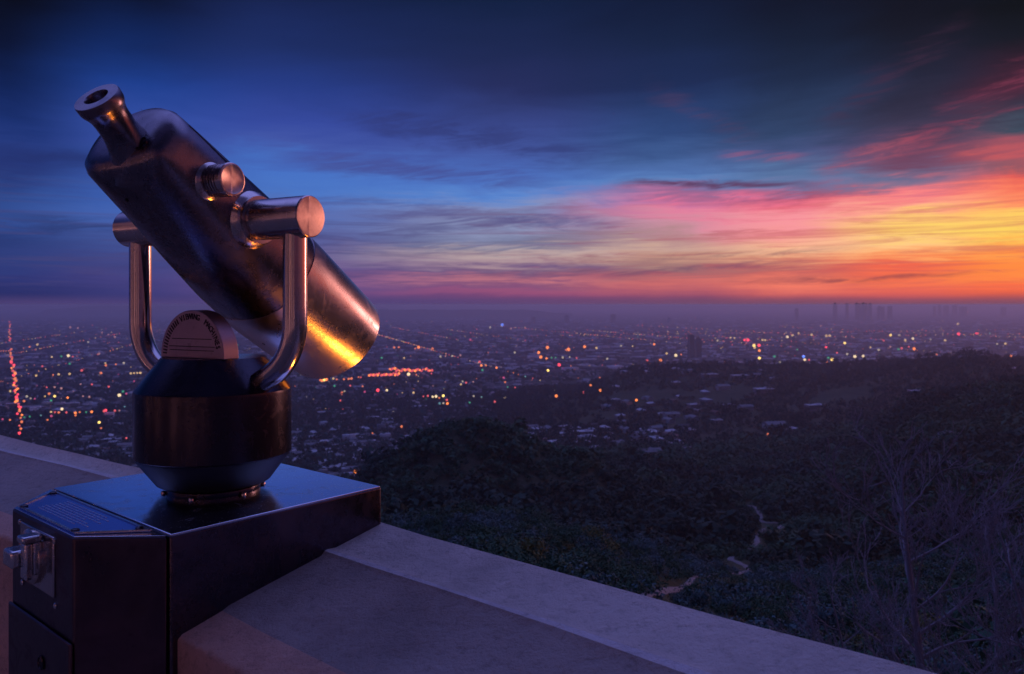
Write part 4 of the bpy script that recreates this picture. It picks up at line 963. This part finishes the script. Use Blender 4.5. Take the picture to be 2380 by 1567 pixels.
for x, yt, w, lb, st in ((1851.5, 717, 7, 'short hazy tower standing alone left of the skyline towers', 0), (1941, 705, 8, 'dark slab tower at the left of the skyline group', 1), (1968.5, 706, 6, 'slim dark tower second in the skyline group', 0),
    (1991, 705, 6, 'leftmost twin tower of the dense skyline cluster', 0), (1998, 706.5, 6, 'squat tower right behind the leftmost twin tower', 1), (2006, 704.5, 6, 'tallest flat tower in the middle of the skyline cluster', 0), (2013, 706, 6, 'stepped tower right of the tallest skyline tower', 1),
    (2022, 706, 7, 'rightmost dark tower of the dense skyline cluster', 0), (2044, 712, 9, 'broad low hazy tower right of the skyline cluster', 1), (2052, 713.5, 6, 'small hazy tower beside the broad low one', 0), (2068, 712, 9, 'pale block tower at the right end of the skyline', 0)):
    tower(x, yt, w, TW, lb, step=st)
for x, yt, w, lb in ((2172, 712, 5, 'leftmost faint tower of the far right cluster'), (2184, 709, 6, 'narrow faint tower in the far right cluster'), (2199, 710, 10, 'wide faint tower in the middle of the far right cluster'), (2219, 710, 9, 'faint block right of the wide far tower'), (2238, 713, 14, 'long low faint block ending the far right cluster'), (2332, 714, 10, 'lone faint block near the right edge of the horizon')):
    tower(x, yt, w, 15500, lb)
tower(1317, 733, 11, 10500, 'grey hazy block tower on the plain left of centre right', step=1); tower(1425, 731, 11, 10800, 'dark hazy tower on the plain above the ridge end', step=0); tower(1240, 737, 9, 10200, 'low hazy tower under the pink horizon', step=0)
tower(1606, 778, 14, 3600, 'big dark slab tower rising behind the ridge, left half'); tower(1622, 785, 15, 3650, 'big dark slab tower rising behind the ridge, right half', step=1)
tower(1555, 738, 8, 11000, 'faint stub tower in haze left of the big slab towers')

# ------------------------------------------------------------------ city lights
LC = dict(o=((1.0, .24, .08), 1.0, 'orange'), O=((1.0, .24, .05), 1.7, 'bright orange'), y=((.95, .60, .24), .85, 'pale yellow'), Y=((1.0, .66, .16), 2.0, 'bright yellow'), r=((.9, .12, .12), 1.0, 'red'), R=((1.0, .06, .09), 2.0, 'bright red'),
          w=((.75, .62, .42), .6, 'white'), W=((1.0, .74, .40), 1.3, 'bright white'), g=((.08, .62, .30), .5, 'green'), G=((.05, .8, .4), 1.2, 'bright green'), c=((.25, .6, .6), .4, 'cyan'), m=((.9, .12, .30), .65, 'magenta'), p=((.78, .36, .32), .55, 'pinkish'), b=((.12, .25, 1.0), 1.8, 'blue'))
LP = {}
for k, (c_, s_, nm) in LC.items():
    mm = mat('lamp ' + nm, c_, .5, emit=c_, es=s_ * 1.15); mm.cycles.emission_sampling = 'NONE'
    m1 = MB(); m1.lathe(Vector((0, 0, 0)), UP, [(-.5, .02), (-.43, .25), (-.25, .433), (0, .5), (.25, .433), (.43, .25), (.5, .02)], 10)
    hd = bpy.data.meshes.new('lamp_head'); hd.from_pydata([tuple(v) for v in m1.v], [], m1.f); hd.materials.append(mm)
    LP[k] = hd
pm1 = MB(); pm1.tube([Vector((0, 0, -1.6)), Vector((0, 0, -.4))], .06, 5); polem = bpy.data.meshes.new('pole'); polem.from_pydata([tuple(v) for v in pm1.v], [], pm1.f); polem.materials.append(M['r_dark'])
lights = []
def Lc(lst, ox, oy, s):
    for cx, cy, k in lst: lights.append((ox + cx / s, oy + cy / s, k, 7.0 if k in 'ORYWGb' else 5.2))
Lc([(232, 368, 'o'), (293, 350, 'y'), (405, 447, 'y'), (480, 442, 'g'), (535, 437, 'W'), (570, 445, 'r'), (332, 520, 'r'), (283, 593, 'y'), (416, 588, 'o'), (460, 583, 'y'), (545, 580, 'y'), (691, 330, 'w'), (775, 422, 'p'), (826, 495, 'y'), (829, 513, 'o'), (907, 505, 'o'), (970, 495, 'w'), (792, 573, 'o'), (640, 553, 'r'), (632, 660, 'p'), (720, 662, 'r'), (852, 680, 'r'), (963, 718, 'g'), (935, 747, 'W'), (990, 735, 'm'), (366, 685, 'r'), (428, 684, 'p'), (480, 693, 'p'), (385, 735, 'o'), (352, 755, 'y'), (428, 755, 'Y'), (530, 766, 'O'), (400, 788, 'g'), (240, 772, 'w'), (272, 775, 'm'), (188, 793, 'o'), (210, 757, 'w'), (485, 855, 'W'), (976, 837, 'c'), (777, 960, 'Y'), (792, 1005, 'o'), (990, 1083, 'r'), (320, 905, 'c'), (233, 915, 'g'), (1050, 637, 'm'), (400, 878, 'y'), (430, 880, 'r'), (460, 882, 'o'), (520, 882, 'r'), (590, 885, 'O'), (592, 905, 'o'), (625, 880, 'o'), (675, 880, 'g'), (718, 877, 'O'), (828, 865, 'R'), (815, 872, 'r'), (900, 868, 'r'), (935, 867, 'p'), (402, 910, 'm'), (372, 940, 'o'), (1025, 576, 'y'), (1050, 574, 'y'), (1075, 573, 'y'), (1100, 572, 'y'), (1038, 345, 'y'), (1180, 385, 'y'), (550, 215, 'p'), (610, 220, 'p'), (800, 255, 'p'), (850, 272, 'p'), (900, 290, 'p'), (700, 760, 'p'), (650, 755, 'p'), (545, 500, 'g'), (20, 935, 'm'), (80, 715, 'y'), (190, 920, 'g'), (78, 940, 'o')], 0, 697.2, 3.3716)
Lc([(520, 407, 'o'), (560, 405, 'o'), (729, 405, 'O'), (700, 415, 'o'), (848, 415, 'o'), (413, 495, 'g'), (605, 497, 'y'), (915, 483, 'w'), (960, 480, 'p'), (1015, 480, 'w'), (1085, 473, 'p'), (643, 635, 'W'), (710, 640, 'o'), (838, 630, 'r'), (250, 738, 'o'), (268, 785, 'm'), (380, 772, 'R'), (457, 772, 'W'), (685, 793, 'y'), (770, 825, 'r'), (808, 820, 'r'), (850, 828, 'W'), (878, 825, 'W'), (940, 820, 'Y'), (905, 838, 'o'), (970, 855, 'r'), (975, 885, 'O'), (940, 883, 'w'), (908, 885, 'c'), (1105, 697, 'w'), (1135, 707, 'r'), (1090, 722, 'y'), (1195, 700, 'p'), (1265, 560, 'O'), (1305, 560, 'o'), (1250, 530, 'r'), (1275, 600, 'g'), (1395, 580, 'O'), (1470, 840, 'W'), (1200, 822, 'w'), (1267, 830, 'c'), (1165, 878, 'g'), (1380, 870, 'r'), (1830, 407, 'O'), (1755, 450, 'O'), (1773, 488, 'O'), (1822, 500, 'O'), (1865, 495, 'g'), (1990, 428, 'o'), (2010, 423, 'O'), (2147, 400, 'O'), (2250, 410, 'y'), (1930, 555, 'R'), (1835, 603, 'Y'), (1900, 494, 'g'), (1960, 492, 'w'), (2020, 489, 'w'), (2080, 497, 'r'), (1468, 703, 'o'), (1490, 745, 'g'), (1555, 750, 'r'), (1455, 665, 'm'), (1443, 213, 'b'), (1340, 235, 'w'), (1518, 245, 'p'), (1712, 160, 'y'), (1170, 340, 'm'), (1003, 297, 'g'), (2203, 730, 'O'), (2140, 790, 'r'), (1905, 822, 'O'), (1890, 775, 'w'), (1497, 1118, 'g'), (583, 1083, 'o'), (335, 1140, 'o'), (618, 1205, 'y'), (190, 1467, 'O'), (1640, 655, 'c'), (1550, 450, 'w'), (60, 860, 'r'), (145, 733, 'r'), (10, 735, 'g'), (30, 680, 'o'), (0, 672, 'y'), (-60, 680, 'O'), (-95, 690, 'O'), (-80, 685, 'Y'), (-110, 685, 'o'), (90, 678, 'o'), (130, 675, 'o'), (155, 672, 'o'), (215, 660, 'o'), (235, 662, 'r'), (75, 790, 'o'), (95, 780, 'w')], 774.7, 697.2, 3.677)
for i in range(22): lights.append((774.7 + (310 + i * 12 + rng.uniform(-4, 4)) / 3.677, 697.2 + (640 + rng.uniform(-14, 8)) / 3.677, 'r' if i % 3 else 'O', 6.0))
for i in range(26): lights.append((774.7 + (480 + i * 14.5 + rng.uniform(-4, 4)) / 3.677, 697.2 + (598 + rng.uniform(-14, 12)) / 3.677, 'r' if i % 3 else 'O', 6.0))
Lc([(783, 112, 'w'), (886, 115, 'y'), (1078, 98, 'O'), (564, 132, 'y'), (1190, 180, 'y'), (1272, 197, 'W'), (1320, 190, 'o'), (1135, 243, 'O'), (1018, 245, 'r'), (968, 308, 'y'), (595, 400, 'o'), (515, 463, 'O'), (598, 510, 'O'), (920, 597, 'O'), (450, 530, 'r'), (692, 1020, 'O'), (1130, 1020, 'G'), (2095, 902, 'o'), (2262, 893, 'r'), (660, 228, 'w'), (1885, 60, 'R'), (1915, 60, 'R'), (1970, 110, 'Y'), (2015, 108, 'R'), (2018, 155, 'O'), (1975, 130, 'y'), (2018, 222, 'Y'), (2098, 292, 'Y'), (2200, 260, 'w'), (2045, 60, 'y'), (2070, 62, 'y'), (2268, 35, 'W'), (1760, 40, 'y'), (1797, 42, 'y'), (1645, 65, 'w'), (2310, 20, 'y')], 1239.5, 774.7, 3.84)
Lc([(442, 438, 'W'), (488, 425, 'y'), (535, 408, 'y'), (640, 422, 'y'), (762, 430, 'y'), (790, 430, 'y'), (760, 523, 'R'), (912, 490, 'Y'), (1123, 525, 'y'), (1288, 425, 'Y'), (1358, 425, 'w'), (1470, 453, 'W'), (1407, 465, 'y'), (1480, 537, 'O'), (1285, 520, 'p'), (1352, 540, 'g'), (1378, 533, 'r'), (1437, 520, 'r'), (995, 600, 'W'), (1063, 597, 'W'), (585, 627, 'W'), (575, 600, 'b'), (620, 627, 'r'), (778, 610, 'g'), (808, 625, 'Y'), (768, 648, 'o'), (523, 543, 'g'), (1247, 642, 'O'), (1665, 585, 'o'), (1735, 467, 'y'), (1838, 332, 'y'), (1845, 415, 'R'), (1990, 410, 'R'), (2006, 410, 'r'), (1912, 235, 'o'), (2100, 410, 'c'), (2160, 497, 'w'), (2228, 495, 'y'), (2272, 597, 'O'), (337, 600, 'g'), (380, 648, 'g'), (1190, 545, 'w'), (850, 570, 'r'), (932, 580, 'w'), (1232, 470, 'r'), (715, 350, 'p'), (1615, 460, 'w')], 1704.4, 658.5, 3.523)
# the avenue at the left edge
av = [(23, 748), (22, 790), (24, 812), (30, 855), (35, 885), (40, 930), (45, 955), (46, 1008)]
avl = []
for i in range(64):
    y = 748 + 262 * (i / 63) ** 1.0; xx = np.interp(y, [q[1] for q in av], [q[0] for q in av]); w = np.interp(y, [748, 800, 1010], [1.2, 2.5, 7])
    if 792 < y < 808 or (y > 962 and i % 2): continue
    avl.append((xx + rng.uniform(-w, w), y + rng.uniform(-2, 2), rng.choice(['o', 'r', 'R', 'O', 'R'] if y > 840 else ['o', 'o', 'r']), 4.6 if y < 830 else 6.2))
for i in range(4): avl.append((2 + i * 6, 816, 'o', 3.2))
rows = []; lights_all = [(l, None) for l in lights] + [(l, 'av') for l in avl]
def region(x, y):
    if x < 100: return 'at the far left'
    if x < 305: return 'left of the yoke'
    if x < 480: return 'between the yoke arms'
    if x < 860: return 'just right of the drum'
    if y > 960: return 'among valley houses'
    if x < 1060: return 'right of the hood'
    if x < 1240: return 'above the knoll'
    if x < 1500: return 'left of the ridge'
    if y > 842: return 'on the dark ridge'
    if x < 1800: return 'by the slab towers'
    if x < 2050: return 'below the skyline towers'
    return 'at the far right'
for (x, y, k, px_), av_ in lights_all:
    T_ = (y - HY) / F
    p = hit(x, y + 2); D_ = p[1] * (.93 if p[2] < -235 else .975); p = (p[0] * D_ / p[1], D_, 0); s_ = px_ * rng.uniform(.66, 1.08) / F * D_
    z = -(y - HY) / F * D_
    e = empty('city_light', (p[0], D_, z + CZ)); e.scale = (s_, s_, s_)
    link('lamp_head', LP[k], e); link('pole', polem, e)
    tag(e, None, 'light', 'lights of the city below'); rows.append((e, x, (LC[k][2], 'on the left avenue' if av_ else region(x, y), int(y // 40) if y < 960 else 30)))
ROWW = lambda q: 'nearest row' if q >= 25 else ['horizon row', 'far row', 'middle row', 'near row', 'low row', 'lower row', 'lowest row'][max(0, min(6, q - 18))]
label_rows(rows, lambda k, o: f"{k[0]} light {k[1]}, {o} in the {ROWW(k[2])}")
# countless faint ones
def faint(n, seed, keys, y0, y1, px_):
    g = np.random.default_rng(seed)
    for key in keys:
        xv = g.uniform(-200, 2600, n); yv = y0 + (y1 - y0) * g.beta(1.3, 2.2, n); V = []
        base = np.array([(1, 0, 0), (-1, 0, 0), (0, 1, 0), (0, -1, 0), (0, 0, 1), (0, 0, -1)]) * .5; tri = np.array([(0, 2, 4), (2, 1, 4), (1, 3, 4), (3, 0, 4), (2, 0, 5), (1, 2, 5), (3, 1, 5), (0, 3, 5)])
        Yq = 244 / ((yv - HY) / F); X1 = (xv - CX) / F * Yq; Z1 = height(X1, Yq); ok = Z1 < -243; X1, Yq = X1[ok], Yq[ok]
        s_ = g.uniform(.6, 1.25, len(X1)) * px_ / F * Yq; P_ = np.stack([X1, Yq, np.full(len(X1), -244. + CZ)], 1)
        V = (base[None] * s_[:, None, None] + P_[:, None]).reshape(-1, 3); Fq = (tri[None] + np.arange(len(X1))[:, None, None] * 6).reshape(-1, 3)
        mm = mat('faint ' + LC[key][2], LC[key][0], .5, emit=LC[key][0], es=LC[key][1] * .9); mm.cycles.emission_sampling = 'NONE'
        o = link('faint_lights', big_mesh('faint_lights', V, Fq, mm)); tag(o, kind='stuff')
faint(170, 91, ['o', 'y', 'p', 'w', 'r'], 738, 1000, 2.6)
faint(45, 92, ['g', 'c', 'm'], 745, 1000, 2.6)
def streets(n_st, seed):
    g = np.random.default_rng(seed); ca, sa = math.cos(.3), math.sin(.3); tri = np.array([(0, 2, 4), (2, 1, 4), (1, 3, 4), (3, 0, 4), (2, 0, 5), (1, 2, 5), (3, 1, 5), (0, 3, 5)]); base = np.array([(1, 0, 0), (-1, 0, 0), (0, 1, 0), (0, -1, 0), (0, 0, 1), (0, 0, -1)]) * .5
    pts = []
    for k in range(n_st):
        q = g.uniform(-5200, 6500) // 400 * 400; along = np.arange(g.uniform(800, 5200), 8200, g.uniform(60, 110))[:int(g.uniform(12, 60))]
        along = along + g.uniform(-12, 12, len(along)); keep_ = g.random(len(along)) < .75; along = along[keep_]; off = q + g.uniform(-4, 4, len(along))
        U, V_ = (along, off) if g.random() < .5 else (off, along); pts.append(np.stack([U * ca - V_ * sa, U * sa + V_ * ca], 1))
    P_ = np.concatenate(pts); ok = (P_[:, 1] > 1500) & (np.abs(P_[:, 0]) < P_[:, 1] * .72); P_ = P_[ok]; ok = height(P_[:, 0], P_[:, 1]) < -243; P_ = P_[ok]
    sel = g.integers(0, 3, len(P_))
    for kk, key in enumerate('oyr'):
        Q_ = P_[sel == kk]; s_ = g.uniform(.6, 1.2, len(Q_)) * 2.7 / F * Q_[:, 1]; V = (base[None] * s_[:, None, None] + np.concatenate([Q_, np.full((len(Q_), 1), -238. + CZ)], 1)[:, None]).reshape(-1, 3)
        Fq = (tri[None] + np.arange(len(Q_))[:, None, None] * 6).reshape(-1, 3); mm = mat('street ' + LC[key][2], LC[key][0], .5, emit=LC[key][0], es=LC[key][1] * 1.0); mm.cycles.emission_sampling = 'NONE'
        o = link('faint_lights', big_mesh('faint_lights', V, Fq, mm)); tag(o, kind='stuff')
streets(75, 5)

# ------------------------------------------------------------------ haze
hz = MB(); hz.box(Vector((0, 0, 0)), Vector((1, 0, 0)), Vector((0, 1, 0)), UP, (-90000, 90000), (-90000, 90000), (-266, 5.2))
hm = bpy.data.materials.new('haze'); hm.use_nodes = True; ht = hm.node_tree; ht.nodes.remove(ht.nodes['Principled BSDF'])
pv = ht.nodes.new('ShaderNodeVolumePrincipled'); pv.inputs['Color'].default_value = (.82, .87, 1.0, 1); pv.inputs['Density'].default_value = 1.2e-4; pv.inputs['Anisotropy'].default_value = .4
ht.links.new(pv.outputs[0], ht.nodes['Material Output'].inputs['Volume'])
hzo = hz.build('haze', hm, smooth=None); tag(hzo, kind='stuff')

# ------------------------------------------------------------------ floodlit building behind the viewer: it glows in the steel and on the inner wall
ob = empty('observatory', ab(-9.5, -1, -CZ)); tag(ob, 'pale floodlit building wall with tall windows behind the viewer', 'building')
Z0 = Vector((0, 0, 0)); m1 = MB(); x_ = -13.
while x_ < 12:
    m1.box(Z0, A, B, UP, (-.4, 0), (x_, x_ + 2.0), (0, 6.2)); m1.box(Z0, A, B, UP, (-.4, -.02), (x_ + 2.0, x_ + 3.2), (0, .9)); m1.box(Z0, A, B, UP, (-.4, -.02), (x_ + 2.0, x_ + 3.2), (4.6, 6.2)); x_ += 3.2
m1.box(Z0, A, B, UP, (-.45, .18), (-13.1, 12.9), (6.2, 6.7)); m1.build('wall', M['facade'], ob, smooth=None)
x_ = -13.
while x_ < 12:
    m2 = MB(); m2.box(Z0, A, B, UP, (-.34, -.30), (x_ + 2.0, x_ + 3.2), (.9, 4.6)); m2.build('window', M['glass'], ob, smooth=None); x_ += 3.2
for i_, b_ in enumerate((-10.2, -5.4, -.6, 4.2, 9.0)):
    q = ab(-8.6, b_, -CZ); f_ = empty('uplight', q); tag(f_, ['first', 'second', 'third', 'fourth', 'fifth'][i_] + ' from left of the amber uplights at the foot of the building wall', 'floodlight', 'uplights along the building')
    m3 = MB(); m3.box(Z0, A, B, UP, (-.08, .08), (-.14, .14), (.002, .10)); m3.build('housing', M['drum'], f_, bevel=.01)
    m4 = MB(); m4.box(Z0, A, B, UP, (-.06, .06), (-.12, .12), (.1005, .104)); m4.build('lens', M['amberlens'], f_)
    l_ = bpy.data.lights.new('uplight_beam', 'SPOT'); l_.energy = 140; l_.color = (1.0, .46, .44); l_.spot_size = R(120); l_.spot_blend = .8; l_.shadow_soft_size = .1
    lo_ = bpy.data.objects.new('uplight_beam', l_); COL.objects.link(lo_); lo_.parent = f_; lo_.location = (0, 0, .13); dv = (A * -.55 + UP * .85); lo_.rotation_euler = (-dv).to_track_quat('Z', 'Y').to_euler()

# ------------------------------------------------------------------ render settings
scn.render.engine = 'CYCLES'
cy = scn.cycles; cy.use_denoising = True; cy.max_bounces = 8; cy.diffuse_bounces = 2; cy.glossy_bounces = 3; cy.transmission_bounces = 2; cy.volume_bounces = 3; cy.transparent_max_bounces = 4
cy.caustics_reflective = False; cy.caustics_refractive = False; cy.sample_clamp_indirect = 4
cy.use_adaptive_sampling = False
scn.view_settings.view_transform = 'Standard'; scn.view_settings.look = 'None'; scn.view_settings.exposure = 0; scn.view_settings.gamma = 1
